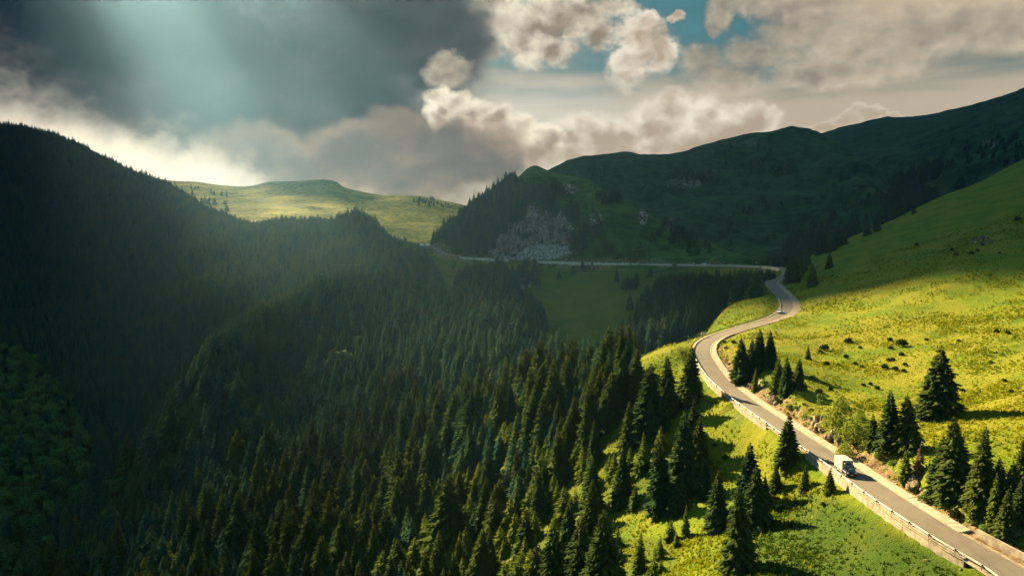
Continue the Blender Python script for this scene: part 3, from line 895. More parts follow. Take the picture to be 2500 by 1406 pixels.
# near trees: crown and trunk as parts; far trees: one light mesh per variety, instanced
CROWN = [mk_mesh('spruce_crown', spruce_mesh(100 + k, 60, 11, r, g, .68), M_SPRUCE_NEAR) for k, (r, g) in enumerate([(.25, .04), (.27, .08), (.22, .03), (.295, .06), (.255, .12)])]
CROWN_YOUNG = [mk_mesh('young_spruce_crown', spruce_mesh(140 + k, 32, 10, r, .03, .8, low=.03), M_YOUNG) for k, r in enumerate([.21, .25, .19])]
CROWN_DEAD = mk_mesh('dead_spruce_crown', spruce_mesh(150, 30, 8, .22, .35), M_DEAD)
TRUNK = mk_mesh('spruce_trunk', trunk_mesh(.014, .9), M_BARK)
BROAD = [mk_mesh('broadleaf_crown', broad_crown(200 + k), M_LEAF) for k in range(3)]
LIME = [mk_mesh('spring_crown', broad_crown(210 + k, 800), M_LIME) for k in range(2)]
LIMEB = [mk_mesh('bush_crown', leafy_mesh(230 + k, [(0, 0, .45, .34, .42), (.18, .1, .35, .26, .3), (-.16, .14, .3, .26, .28), (.02, -.2, .38, .26, .3), (0, 0, .78, .2, .2)], 900, .036), M_LIME) for k in range(2)]
LIMBS = mk_mesh('broadleaf_trunk', limbs_mesh(5), M_BARK)
BUSHM = [mk_mesh('bush_foliage', leafy_mesh(300 + k, [(0, 0, .35, .42, .36), (.25, .1, .28, .3, .28), (-.2, .22, .25, .3, .26), (.0, -.25, .3, .3, .3)], 260, .085), M_BUSH) for k in range(3)]
SCRUB = [mk_mesh('scrub_foliage', leafy_mesh(320 + k, [(0, 0, .35, .42, .36), (.3, .1, .28, .3, .28), (-.25, .2, .25, .3, .26)], 220, .09), M_LEAF) for k in range(3)]
FAR_OBJ = []
for k, (r, g) in enumerate([(.245, .03), (.265, .05), (.22, .02), (.29, .05), (.25, .10), (.23, .04)]):
    me = mk_mesh('spruce', spruce_mesh(400 + k, 34, 8, r, g, .85), M_SPRUCE, (trunk_mesh(.014, .9, 4), M_BARK))
    FAR_OBJ.append(bpy.data.objects.new('spruce_variety', me))


for k, r in enumerate((.27, .31)):
    me = mk_mesh('young_spruce', spruce_mesh(440 + k, 22, 8, r, .03, .9, low=.03), M_YOUNG, (trunk_mesh(.014, .9, 4), M_BARK))
    FAR_OBJ.append(bpy.data.objects.new('young_spruce_variety', me))


def scatter(cond, x0, x1, y0, y1, cell, keep=1.0):
    """jittered grid over the plan, kept where cond(x, y) holds"""
    nx, ny = int((x1 - x0) / cell), int((y1 - y0) / cell)
    i, j = np.meshgrid(np.arange(nx), np.arange(ny))
    x = x0 + (i + (j % 2) * .5 + rng.uniform(-.42, .42, i.shape)) * cell
    y = y0 + (j + rng.uniform(-.42, .42, i.shape)) * cell
    x, y = x.ravel(), y.ravel()
    ok = (y > 62) & (np.abs(x / y) < .80)
    if keep < 1:
        ok &= rng.random(len(x)) < keep
    x, y = x[ok], y[ok]
    ok = cond(x, y)
    return x[ok], y[ok]


VISF = VIS.astype(float)
# trees are seen over the ground in front of them, so the zone that carries trees reaches a little behind each crest
VIS_TREE = np.maximum.accumulate(np.vstack([np.full((1, NC), -9.0), _el[:-1]]), axis=0) <= (GZ + 20) / GD


def seen(x, y):
    return grid_at(VIS_TREE.astype(float), x, y) > .4


def framed(x, y, m=60):
    z = gz_at(x, y)
    px, py = to_px(x, y, z)
    return (px > -m) & (px < 2500 + m) & (py < 1560) & (py > 150)


def prob(x, y, f):
    return rng.random(len(x)) < f


fx, fy, fh = [], [], []


def add_forest(x, y, h):
    fx.extend(x); fy.extend(y); fh.extend(h)


# left mountain, spur and the near valley side
def in_forest(x, y, thr=.42):
    f = grid_at(FOREST, x, y)
    return (f > thr) & seen(x, y) & framed(x, y)


clump = lambda x, y, s=70, sd=31: fbm(x / s, y / s, 3, sd)
near_wood = lambda x, y: in_forest(x, y) & (lay_at(x, y) != 1) & (y < 520)
x, y = scatter(near_wood, -420, 420, 90, 520, 8.2)
k = prob(x, y, np.clip(.80 + .5 * clump(x, y, 45, 41), .15, 1) * (1 - .5 * smooth(20, 60, x + .10 * (y - 150)) * (y < 230)) * (1 - .3 * (1 - smooth(165, 235, y)))); x, y = x[k], y[k]
add_forest(x, y, np.clip(19.5 + 4.5 * clump(x, y) + rng.normal(0, 4.6, len(x)) - 7.5 * (1 - smooth(150, 280, y)), 7, 30))
x, y = scatter(near_wood, -420, 420, 90, 520, 5.4)
k = prob(x, y, np.clip(.62 + .5 * clump(x, y, 30, 43) + .25 * (1 - smooth(200, 250, y)), .15, 1)); x, y = x[k], y[k]
add_forest(x, y, np.clip(9.5 + 3 * clump(x, y, 50, 44) + rng.normal(0, 2.5, len(x)) - 1.5 * (1 - smooth(150, 260, y)), 3.5, 17))
x, y = scatter(lambda x, y: in_forest(x, y) & (lay_at(x, y) != 1) & (y >= 520), -600, 500, 520, 1150, 6.6)
add_forest(x, y, np.clip(17.5 + 4 * clump(x, y) + rng.normal(0, 2.8, len(x)), 6, 25))
x, y = scatter(lambda x, y: in_forest(x, y) & (lay_at(x, y) == 1), -1500, 300, 380, 2000, 6.8)
k = prob(x, y, np.clip(.93 + .45 * clump(x, y, 60, 47), .25, 1)); x, y = x[k], y[k]
add_forest(x, y, np.clip(19 + 3.5 * clump(x, y) + rng.normal(0, 2.6, len(x)), 9, 28))
# thin stands
x, y = scatter(lambda x, y: (grid_at(FOREST, x, y) > .25) & (grid_at(FOREST, x, y) <= .47) & seen(x, y) & (lay_at(x, y) == 0) & (y > 420), -120, 120, 450, 800, 7.5)
k = prob(x, y, np.clip(.75 + clump(x, y, 40, 8), .1, 1)); x, y = x[k], y[k]
add_forest(x, y, np.clip(12 + rng.normal(0, 3, len(x)), 5, 18))


def sparse(poly, layers, n, h, hs, sd=0, dmax=5000, bias=60):
    xs0, ys0 = [], []
    tries = 0
    P = np.array(poly)
    while len(xs0) < n and tries < n * 60:
        tries += 1
        px, py = rng.uniform(P[:, 0].min(), P[:, 0].max()), rng.uniform(P[:, 1].min(), P[:, 1].max())
        if not in_poly(np.array([px]), np.array([py]), poly)[0]:
            continue
        g = ground(px, py)
        if g.y > dmax or int(lay_at(g.x, g.y)) not in layers or float(grid_at(RD, g.x, g.y)) < 7:
            continue
        if rng.random() > .5 + 1.2 * float(fbm(np.array(g.x / bias), np.array(g.y / bias), 2, 61 + sd)):
            continue
        xs0.append(g.x); ys0.append(g.y)
    add_forest(xs0, ys0, np.clip(h + rng.normal(0, hs, len(xs0)), h * .35, h * 1.7))


sparse([(1250, 470), (1440, 450), (1700, 590), (1830, 635), (1400, 632), (1350, 520)], (3,), 130, 8, 2.5)
sparse([(1460, 470), (1560, 510), (1730, 600), (1700, 605), (1560, 545), (1450, 490)], (3, 4), 34, 10, 2)
sparse([(1250, 660), (1600, 660), (1560, 780), (1480, 850), (1350, 830), (1330, 760)], (0,), 26, 9, 2.5)
sparse([(1120, 650), (1400, 650), (1330, 760), (1130, 740)], (0,), 24, 10, 3)
sparse([(1560, 480), (1900, 400), (2150, 450), (2160, 560), (1900, 620), (1700, 590)], (4,), 120, 8, 3)
sparse([(1630, 425), (1740, 425), (1740, 455), (1640, 455)], (4,), 30, 13, 3)
sparse([(1780, 340), (1900, 340), (1900, 390), (1780, 380)], (4,), 14, 11, 3)
sparse([(2290, 340), (2500, 330), (2500, 460), (2330, 470)], (5,), 60, 10, 3)
sparse([(1400, 400), (1950, 340), (2100, 430), (1500, 470)], (4,), 60, 7, 2)
sparse([(1238, 572), (1300, 560), (1306, 606), (1240, 612)], (3,), 22, 13, 2.5)
sparse([(1250, 545), (1330, 505), (1375, 530), (1330, 540), (1270, 560)], (3,), 26, 12, 2.5)
sparse([(1390, 570), (1440, 575), (1430, 625), (1395, 622)], (3,), 14, 11, 2.5)
sparse([(1930, 560), (2160, 560), (1990, 635), (1910, 640)], (3, 4, 5, 0), 60, 13, 3)
sparse([(1880, 645), (1960, 600), (1990, 625), (1960, 690), (1920, 690)], (0, 4, 5), 26, 13, 3)
sparse([(2180, 440), (2300, 400), (2320, 460), (2240, 520), (2170, 540)], (4, 5, 0), 110, 17, 4)
sparse([(990, 486), (1090, 488), (1100, 510), (1020, 506)], (2,), 40, 12, 4)
sparse([(400, 445), (560, 470), (560, 520), (470, 500)], (2,), 30, 17, 4)
sparse([(1340, 450), (1400, 445), (1420, 475), (1350, 480)], (3,), 26, 12, 3)
FX, FY, FH = np.array(fx), np.array(fy), np.array(fh)

_bx, _by = to_px(FX, FY, gz_at(FX, FY))
_ux, _uy = to_px(FX, FY, gz_at(FX, FY) + FH)
hid = (_bx > 1600) & (_bx < 1905) & (_by > 655) & (FY > 380) & (FY < 640)   # the far road shows over these tops
fit = FH * (_by - (650 + rng.uniform(0, 14, len(FH)))) / np.maximum(_by - _uy, 1)
FH[hid] = np.clip(np.minimum(FH, fit)[hid], 2.5, None)
_tx, _ty = to_px(FX, FY, gz_at(FX, FY))
low = (_tx > 1425) & (_tx < 1685) & (_ty > 1300) & (_ty < 1430)         # young growth in front of the clearing
FH[low] = np.minimum(FH[low], rng.uniform(2.5, 5.5, low.sum()))
gap_ = (_tx > 1330) & (_tx < 1450) & (_ty > 1290) & (_ty < 1345)
FH[gap_] = np.minimum(FH[gap_], 6)
# surveyed trees: foot, top (photo rows), label
NOTABLE = [
    (1684, 985, 838, 'spruce', 'dark spruce standing against the outer wall of the road bend'),
    (1512, 1000, 853, 'spruce', 'tall spruce at the upper edge of the forest, left of the sunny knoll'),
    (1632, 1015, 862, 'spruce', 'slim spruce just left of the spruce at the bend wall'),
    (1588, 1060, 882, 'spruce', 'broad sunlit spruce below the grassy knoll by the bend'),
    (1922, 1128, 1003, 'spruce', 'lone spruce in front of the guard rail, up the road from the truck'),
    (1828, 1240, 1072, 'spruce', 'tallest spruce at the back of the dark clump below the road'),
    (1806, 1396, 1176, 'spruce', 'very dark big spruce at the bottom of the picture beside the grass slope'),
    (1752, 1290, 1140, 'spruce', 'wide spruce on the left side of the dark clump below the road'),
    (1846, 1290, 1130, 'spruce', 'spruce on the right side of the dark clump below the road'),
    (1722, 1215, 1124, 'spruce', 'slim spruce left of the dark clump below the road'),
    (1868, 1236, 1156, 'spruce', 'small spruce tucked behind the right of the dark clump'),
    (1893, 1196, 1127, 'spruce', 'small dark spruce between the clump and the lone roadside spruce'),
    (1964, 1197, 1130, 'spruce', 'small dark spruce below the guard rail in the middle of the grass slope'),
    (2026, 1202, 1141, 'spruce', 'small spruce close under the retaining wall beside the truck'),
    (1668, 1200, 992, 'spruce', 'brown-topped spruce at the forest edge above the dark clump'),
    (1706, 1150, 1014, 'spruce', 'shaded spruce right of the brown-topped forest edge spruce'),
    (1656, 1250, 1145, 'spruce', 'sunlit spruce above the small bright clearing, right end'),
    (1674, 1310, 1226, 'young', 'young bright spruce at the right end of the small clearing'),
    (1560, 1395, 1290, 'young', 'young bushy spruce in front of the small sunny clearing'),
    (1506, 1360, 1300, 'young', 'young spruce at the left front of the sunny clearing'),
    (1612, 1365, 1302, 'young', 'young spruce at the right front of the sunny clearing'),
    (1445, 1300, 1165, 'spruce', 'dark spruce at the left tip of the sunny clearing'),
    (1520, 1228, 1085, 'spruce', 'spruce just above the left part of the sunny clearing'),
    (1812, 930, 822, 'spruce', 'left spruce of the clump on the inside of the bend'),
    (1853, 908, 799, 'spruce', 'tallest middle spruce of the clump on the inside of the bend'),
    (1880, 902, 804, 'spruce', 'right spruce of the clump on the inside of the bend'),
    (1834, 890, 824, 'spruce', 'slim spruce half hidden in the clump on the inside of the bend'),
    (1842, 952, 896, 'young', 'small spruce below the clump on the inside of the bend'),
    (1896, 955, 864, 'young', 'sunlit spruce on the left of the second clump above the road'),
    (1922, 962, 868, 'spruce', 'middle spruce of the second clump above the road'),
    (1947, 948, 871, 'spruce', 'shaded right spruce of the second clump above the road'),
    (1972, 877, 839, 'young', 'little spruce alone on the yellow meadow above the second clump'),
    (2172, 1095, 944, 'spruce', 'big dark spruce, left of a pair above the truck'),
    (2212, 1095, 958, 'spruce', 'big dark spruce, right of a pair above the truck'),
    (2134, 1092, 1005, 'spruce', 'sunlit shorter spruce left of the big pair above the truck'),
    (2292, 1018, 838, 'spruce', 'large lone spruce on the yellow meadow casting a long shadow'),
    (2332, 1205, 1008, 'spruce', 'large olive spruce with a brownish top on the bank by the road'),
    (2392, 1235, 1030, 'spruce', 'large spruce right behind the olive spruce on the bank'),
    (2300, 1190, 1058, 'spruce', 'spruce on the left flank of the large olive spruce'),
    (2424, 1272, 1145, 'young', 'sunlit spruce at the right foot of the big roadside clump'),
    (2213, 1172, 1090, 'young', 'small spruce left of the brown dead spruce by the road'),
    (2242, 1160, 1076, 'dead', 'brown dead spruce between green spruces on the bank'),
    (2372, 1270, 1195, 'young', 'low spruce at the front of the big roadside clump'),
    (2470, 1262, 1120, 'spruce', 'shaded spruce near the right edge above the pale wall'),
    (2440, 1235, 1110, 'spruce', 'dark spruce behind the boulders near the right edge'),
    (2500, 1190, 1060, 'spruce', 'dark spruce cut by the right edge of the picture'),
    (2455, 1310, 1190, 'spruce', 'shaded spruce right behind the end of the low pale wall'),
    (2488, 1290, 1150, 'spruce', 'dark spruce in the shaded corner above the fallen trunk'),
    (2425, 1215, 1120, 'young', 'small spruce at the back of the big roadside clump'),
    (1938, 690, 612, 'spruce', 'dark spruce on the shoulder above the hairpin, left one'),
    (1984, 700, 640, 'spruce', 'dark spruce on the shoulder above the hairpin, right one'),
    (2025, 655, 615, 'spruce', 'single spruce on the shoulder meadow above the hairpin trees'),
    (1952, 672, 622, 'spruce', 'spruce behind the left shoulder spruce above the hairpin'),
    (1215, 645, 624, 'spruce', 'small spruce standing before the far road wall'),
]
tree_n = {'n': 0}


def plant(name, loc, h, w, crown, trunk, label, cat, group=None, rz=None):
    t = empty(name, loc, rng.uniform(0, 6.28) if rz is None else rz)
    t.scale = (w, w * rng.uniform(.88, 1.12), h)
    t.rotation_euler = (rng.normal(0, .028), rng.normal(0, .028), t.rotation_euler.z)
    for nm, me in (('crown', crown), ('trunk', trunk)):
        c = bpy.data.objects.new(nm, me)
        COL.objects.link(c)
        c.parent = t
    tag(t, label, cat, group)
    return t


taken = []
for i, (px, py, top, kind, label) in enumerate(NOTABLE):
    g = ground(px, py)
    h = (py - top) * g.y / FOC / math.cos(PITCH) * 1.02
    w = h * (1.1 if kind != 'young' else 1.0) * (1.0 if h < 14 else 0.95)
    crown = {'spruce': CROWN[i % 5], 'young': CROWN_YOUNG[i % 3], 'dead': CROWN_DEAD}[kind]
    if 'lone spruce on the yellow' in label:
        w *= 1.25; crown = CROWN[3]
    plant('dead_spruce' if kind == 'dead' else 'spruce_tree', g - Vector((0, 0, .25)), h, w, crown, TRUNK, label, 'spruce')
    taken.append((g.x, g.y, h))
T = np.array(taken)
near_t = (np.sqrt((FX[:, None] - T[None, :, 0]) ** 2 + (FY[:, None] - T[None, :, 1]) ** 2) < np.maximum(2.2, .16 * T[None, :, 2])).any(1)
FX, FY, FH = FX[~near_t], FY[~near_t], FH[~near_t]

# broad-leaved trees
LEAFY = []
x, y = [], []
for _ in range(1800):
    px, py = rng.uniform(-20, 230), rng.uniform(870, 1335)
    if not in_poly(np.array([px]), np.array([py]), THICKET)[0]:
        continue
    g = ground(px, py)
    if all((g.x - a) ** 2 + (g.y - b) ** 2 > 10.5 ** 2 for a, b in zip(x, y)):
        x.append(g.x); y.append(g.y)
        h_ = rng.uniform(12, 18)
        where = ('top' if py < 980 else 'upper half' if py < 1090 else 'lower half' if py < 1220 else 'bottom') + ' of the left thicket' + (' by the edge' if px < 70 else ' centre' if px < 140 else ', right side')
        LEAFY.append((g, h_, '%s leafy tree at the %s' % ('smaller' if h_ < 15 else 'larger', where), 'leafy trees in the left thicket', 0))
for px, py, hpx, label in [(605, 1075, 62, 'pale green leafy tree alone among dark spruces, left of the middle'), (575, 985, 60, 'leafy tree in the dark forest above the pale lone one'),
                           (872, 858, 42, 'light green leafy tree high on the spur forest'), (842, 905, 60, 'slim light green tree beside the round leafy one on the spur'),
                           (800, 910, 40, 'leafy tree below left of the slim light tree on the spur'), (950, 885, 22, 'tiny bright yellow leafy tree on the spur'),
                           (285, 1215, 54, 'yellowish leafy tree at the edge of the left thicket'), (272, 1285, 55, 'round leafy tree below the yellowish one'),
                           (118, 1360, 60, 'leafy tree near the lower left corner'), (35, 1385, 70, 'broad leafy tree in the lower left corner'),
                           (290, 1090, 40, 'leafy tree on the gully line above the left thicket'), (710, 960, 46, 'dull leafy tree in the middle of the valley forest'),
                           (665, 1100, 32, 'small yellow-green leafy tree among the spruces'), (1005, 1010, 56, 'light green tree among spruces of the mid forest'),
                           (1200, 905, 34, 'bright lime tree at the top of the mid forest'), (985, 700, 34, 'pale leafy trees crown on the spur near the far meadow'),
                           (905, 720, 36, 'pale leafy tree on the upper spur slope'), (1105, 660, 20, 'pale leafy tree at the foot of the far meadow')]:
    g = ground(px, py)
    LEAFY.append((g, hpx * g.y / FOC, label, None, 1))
for i, (g, h, label, group, lime) in enumerate(LEAFY):
    plant('leafy_tree', g - Vector((0, 0, .4)), h, h * 1.15, (LIME if lime and ('bright' in label) else BROAD)[i % 2], LIMBS, label, 'tree', group)
for px, py, hpx, w, label in [(2032, 1058, 78, 1.1, 'tall lime green bush above the roadside rock'), (2052, 1020, 66, 1.0, 'slim lime green bush behind the tall one'),
                              (2083, 1085, 82, 1.15, 'round lime green tree above the truck'), (2062, 1120, 46, 1.3, 'low spreading lime green bush beside the road above the truck'),
                              (2008, 1000, 44, 1.0, 'dark green bush left of the lime bushes above the road'), (2100, 1040, 50, .9, 'green bush behind the round lime tree')]:
    g = ground(px, py)
    h = hpx * g.y / FOC
    plant('lime_bush', g - Vector((0, 0, .06 * h)), h * .98, h * w * 1.0, (BROAD[0] if 'dark' in label else LIMEB[int(px) % 2]), LIMBS, label, 'bush')
LX = np.array([l[0].x for l in LEAFY]); LY = np.array([l[0].y for l in LEAFY])
near_t = (np.sqrt((FX[:, None] - LX[None]) ** 2 + (FY[:, None] - LY[None]) ** 2) < 4.0).any(1)
in_thick = in_poly(*to_px(FX, FY, gz_at(FX, FY)), THICKET) & (rng.random(len(FX)) < .8)
FX, FY, FH = FX[~(near_t | in_thick)], FY[~(near_t | in_thick)], FH[~(near_t | in_thick)]

# the largest of the forest spruces are trees of their own, the rest is one wood
FZ = gz_at(FX, FY)
ppx, ppy = to_px(FX, FY, FZ)
top_x, top_y = to_px(FX, FY, FZ + FH)
show = (top_y < 1380) & (ppx > 10) & (ppx < 2490)
rank = np.where(show, FH / FY, 0)
order = np.argsort(-rank)
own = order[:300 - len(NOTABLE)]
TALL = np.quantile(FH[own], [.33, .66])


def forest_label(px, py, h):
    size = 'short' if h < TALL[0] else 'middling' if h < TALL[1] else 'tall'
    if px > 1330 and py > 1290:
        where = 'in the thicket round the sunny clearing'
    elif px > 1330 and py > 1080:
        where = 'between the road slope and the sunny clearing'
    elif px > 1330:
        where = 'at the forest edge left of the sunny knoll'
    else:
        row = 'upper' if py < 1090 else 'middle' if py < 1210 else 'lower' if py < 1320 else 'lowest'
        col = 'far left' if px < 260 else 'left' if px < 520 else 'left central' if px < 760 else 'central' if px < 980 else 'right central' if px < 1160 else 'right'
        where = 'in the %s %s part of the near forest' % (row, col)
    tone = 'brown-tipped' if (px > 1000 and py < 1150) else 'dark' if px < 1000 else 'green'
    return '%s %s spruce %s' % (size, tone, where), 'spruces of the near forest'


for i in own:
    px, py = ppx[i], ppy[i]
    fat = rng.uniform(.82, 1.32)
    lab, grp = forest_label(px, py, FH[i])
    lab = lab.replace(' spruce ', ' broad spruce ' if fat > 1.07 else ' slim spruce ', 1)
    young = FH[i] < 9.5
    w = FH[i] * fat
    plant('spruce_tree', (FX[i], FY[i], FZ[i] - .3), FH[i], w, CROWN_YOUNG[i % 3] if young else CROWN[i % 5], TRUNK, lab, 'spruce', grp)
rest = order[300 - len(NOTABLE):]


def instancer(name, x, y, z, rot, scl, var, objs, tilt=None):
    """one object that stands copies of the given meshes on points"""
    n = len(x)
    me = bpy.data.meshes.new(name)
    me.vertices.add(n)
    me.vertices.foreach_set('co', np.stack([x, y, z], 1).astype(np.float32).ravel())
    r3 = np.zeros((n, 3), np.float32); r3[:, 2] = rot
    if tilt is not None:
        r3[:, :2] = tilt
    a = me.attributes.new('turn', 'FLOAT_VECTOR', 'POINT'); a.data.foreach_set('vector', r3.ravel())
    a = me.attributes.new('size', 'FLOAT_VECTOR', 'POINT'); a.data.foreach_set('vector', scl.astype(np.float32).ravel())
    a = me.attributes.new('variety', 'INT', 'POINT'); a.data.foreach_set('value', var.astype(np.int32))
    o = bpy.data.objects.new(name, me)
    COL.objects.link(o)
    tree = bpy.data.node_groups.new(name, 'GeometryNodeTree')
    tree.interface.new_socket('Geometry', in_out='INPUT', socket_type='NodeSocketGeometry')
    tree.interface.new_socket('Geometry', in_out='OUTPUT', socket_type='NodeSocketGeometry')
    N, L = tree.nodes, tree.links
    gi, go = N.new('NodeGroupInput'), N.new('NodeGroupOutput')

    def named(nm, typ):
        q = N.new('GeometryNodeInputNamedAttribute'); q.data_type = typ; q.inputs[0].default_value = nm
        return q.outputs[0]
    rot_s, scl_s, var_s = named('turn', 'FLOAT_VECTOR'), named('size', 'FLOAT_VECTOR'), named('variety', 'INT')
    e2r = N.new('FunctionNodeEulerToRotation'); L.new(rot_s, e2r.inputs[0])
    join = N.new('GeometryNodeJoinGeometry')
    for k, ob in enumerate(objs):
        cmp_ = N.new('FunctionNodeCompare'); cmp_.data_type = 'INT'; cmp_.operation = 'EQUAL'
        ins = [s for s in cmp_.inputs if s.type == 'INT']
        L.new(var_s, ins[0]); ins[1].default_value = k
        oi = N.new('GeometryNodeObjectInfo'); oi.inputs['Object'].default_value = ob; oi.inputs['As Instance'].default_value = True
        iop = N.new('GeometryNodeInstanceOnPoints')
        L.new(gi.outputs[0], iop.inputs['Points']); L.new(cmp_.outputs[0], iop.inputs['Selection']); L.new(oi.outputs['Geometry'], iop.inputs['Instance'])
        L.new(e2r.outputs[0], iop.inputs['Rotation']); L.new(scl_s, iop.inputs['Scale'])
        L.new(iop.outputs[0], join.inputs[0])
    L.new(join.outputs[0], go.inputs[0])
    md = o.modifiers.new('scatter', 'NODES'); md.node_group = tree
    return o


n = len(rest)
w = FH[rest] * rng.uniform(.85, 1.4, n) * np.where(FH[rest] < 12, 1.15, 1.0)
wood = instancer('spruce_forest', FX[rest], FY[rest], FZ[rest] - .4, rng.uniform(0, 6.28, n), np.stack([w, w, FH[rest]], 1), np.where((FH[rest] < 11.5) & (FY[rest] < 460) & (rng.random(n) < .9), rng.integers(6, 8, n), rng.integers(0, 6, n)), FAR_OBJ, rng.normal(0, .03, (n, 2)))
tag(wood, 'dense dark spruce forest covering the valley sides and the left mountain', 'forest', kind='stuff')
print('forest trees', n)

# juniper bushes on the meadow
BUSHES = [(2072, 838, 14), (2173, 833, 10), (2201, 846, 18), (2175, 853, 9), (2014, 856, 16), (2003, 862, 9), (2100, 851, 7), (2065, 874, 10), (2018, 892, 11),
          (2046, 893, 7), (2160, 900, 12), (2186, 905, 12), (2201, 868, 9), (2209, 893, 9), (2206, 908, 9), (2170, 882, 9), (2180, 880, 8), (2089, 891, 8), (2104, 897, 7),
          (2125, 940, 8), (2142, 951, 10), (2108, 942, 8), (2350, 956, 9), (2468, 958, 9), (2433, 812, 9), (2460, 816, 10), (2340, 834, 7), (2262, 831, 7), (2419, 887, 7),
          (2452, 932, 9), (2000, 960, 12), (2028, 952, 9), (1772, 852, 7), (1790, 838, 8), (1768, 838, 7), (1880, 948, 8), (1800, 905, 8), (1783, 918, 7),
          (2335, 624, 7), (2372, 622, 9), (2324, 613, 7), (2386, 614, 6), (2484, 540, 11), (2238, 601, 8), (2400, 600, 6), (2440, 620, 5), (1918, 1210, 9), (1890, 1240, 8), (1925, 1290, 13), (2010, 1235, 10), (1745, 1090, 8), (1770, 1120, 9)]
for i, (px, py, hp) in enumerate(BUSHES):
    g = ground(px, py)
    h = hp * g.y / FOC * 1.25
    below = float(grid_at(RSIDE, g.x, g.y)) < 0
    lab = ('dark low shrub on the grass slope below the road' if below and g.y < 330 else
           'dark juniper bush on the shaded upper meadow' if py < 640 else
           'dark juniper bush on the yellow meadow above the road')
    if (px, py) == (2201, 846):
        lab = 'largest dark juniper bush on the meadow left of the large lone spruce'
    b = bpy.data.objects.new('juniper_bush', BUSHM[i % 3])
    COL.objects.link(b)
    b.location = g - Vector((0, 0, .1)); b.scale = (h * 1.2, h * 1.2, h * 1.25); b.rotation_euler = (0, 0, rng.uniform(0, 6.28))
    tag(b, lab, 'bush', None if 'largest' in lab else lab.replace('dark ', '').replace('bush', 'bushes').replace('shrub', 'shrubs'))

# scrub on the worn bank above the gutter and in the shaded corner
bank_ids = np.nonzero((ROAD[:, 1] > 98) & (ROAD[:, 1] < 245))[0]
for k in range(56):
    i = int(bank_ids[int(k / 56 * len(bank_ids))]); o_ = rng.uniform(5.6, 12.5)
    q = ROAD[i] + ROAD_R[i] * o_
    h = rng.uniform(.5, 1.5) * (1.4 if ROAD[i, 1] < 125 else 1)
    b = bpy.data.objects.new('bank_bush', SCRUB[k % 3]); COL.objects.link(b)
    b.location = (q[0], q[1], float(gz_at(q[0], q[1])) - .12); b.scale = (h * 1.35, h * 1.35, h); b.rotation_euler = (0, 0, rng.uniform(0, 6.28))
    d_ = ROAD[i, 1]
    tag(b, 'low green scrub on the bank %s' % ('near the pale wall at the lower right' if d_ < 122 else 'between the truck and the big roadside clump' if d_ < 143 else 'under the roadside rock face' if d_ < 180 else 'below the spruce clumps at the bend'), 'bush', 'scrub on the bank')

for k, (px, py, h, lab) in enumerate([(2235, 1205, 1.6, 'leafy shrub left of the rock block on the bank'), (2262, 1225, 2.0, 'leafy shrub at the left foot of the big roadside clump'), (2330, 1262, 1.8, 'leafy shrub in front of the big roadside clump'),
        (2405, 1300, 1.7, 'leafy shrub behind the end of the gutter'), (2445, 1275, 2.2, 'leafy shrub in the shade above the pale wall'), (2480, 1310, 1.8, 'leafy shrub right above the pale wall'), (2300, 1150, 2.0, 'shrub between the dark pair and the big roadside clump'),
        (2145, 1120, 1.7, 'shrub at the foot of the dark pair above the truck'), (1800, 945, 1.6, 'shrub at the foot of the clump inside the bend'), (1868, 940, 1.8, 'shrub between the two clumps above the road'), (1962, 950, 2.0, 'shrub right of the second clump above the road'),
        (1985, 925, 1.5, 'small shrub on the meadow right of the second clump'), (1905, 985, 1.5, 'shrub between the second clump and the gutter'), (1945, 1000, 1.4, 'shrub above the gutter left of the lime bushes')], 0):
    g = ground(px, py)
    b = bpy.data.objects.new('leafy_shrub', (SCRUB if k % 2 else BUSHM)[k % 3]); COL.objects.link(b)
    b.location = g - Vector((0, 0, .15)); b.scale = (h * 1.15, h * 1.05, h * 1.2); b.rotation_euler = (0, 0, rng.uniform(0, 6.28))
    tag(b, lab, 'bush')
# grass tussocks on the near slopes
def tussock(seed, mat, n=11):
    R = np.random.default_rng(seed)
    V, F = [], []
    for k in range(n):
        a = R.uniform(0, 6.28); r = R.uniform(0, .34); b = R.uniform(0, 6.28)
        x, y = r * math.cos(a), r * math.sin(a)
        w, h, l = R.uniform(.10, .2), R.uniform(.25, .6) * (1.2 - r), R.uniform(.05, .25)
        i = len(V)
        V += [(x - w * math.cos(b), y - w * math.sin(b), -.08), (x + w * math.cos(b), y + w * math.sin(b), -.08), (x + l * math.cos(a), y + l * math.sin(a), h)]
        F.append((i, i + 1, i + 2))
    return bpy.data.objects.new('tussock', mk_mesh('tussock', (V, F), mat))


TUFTS = [tussock(1, M_TUFT), tussock(2, M_TUFT), tussock(3, M_TUFT2), tussock(4, M_TUFT2), tussock(5, M_TUFT_SHADE), tussock(6, M_TUFT_SHADE)]


def meadow(x, y):
    z = gz_at(x, y)
    px, py = to_px(x, y, z)
    return (px > -20) & (px < 2520) & (py < 1420) & (lay_at(x, y) == 0) & (grid_at(FOREST, x, y) < .58) & (grid_at(RD, x, y) > 5.2) & (grid_at(VISF, x, y) > .3)


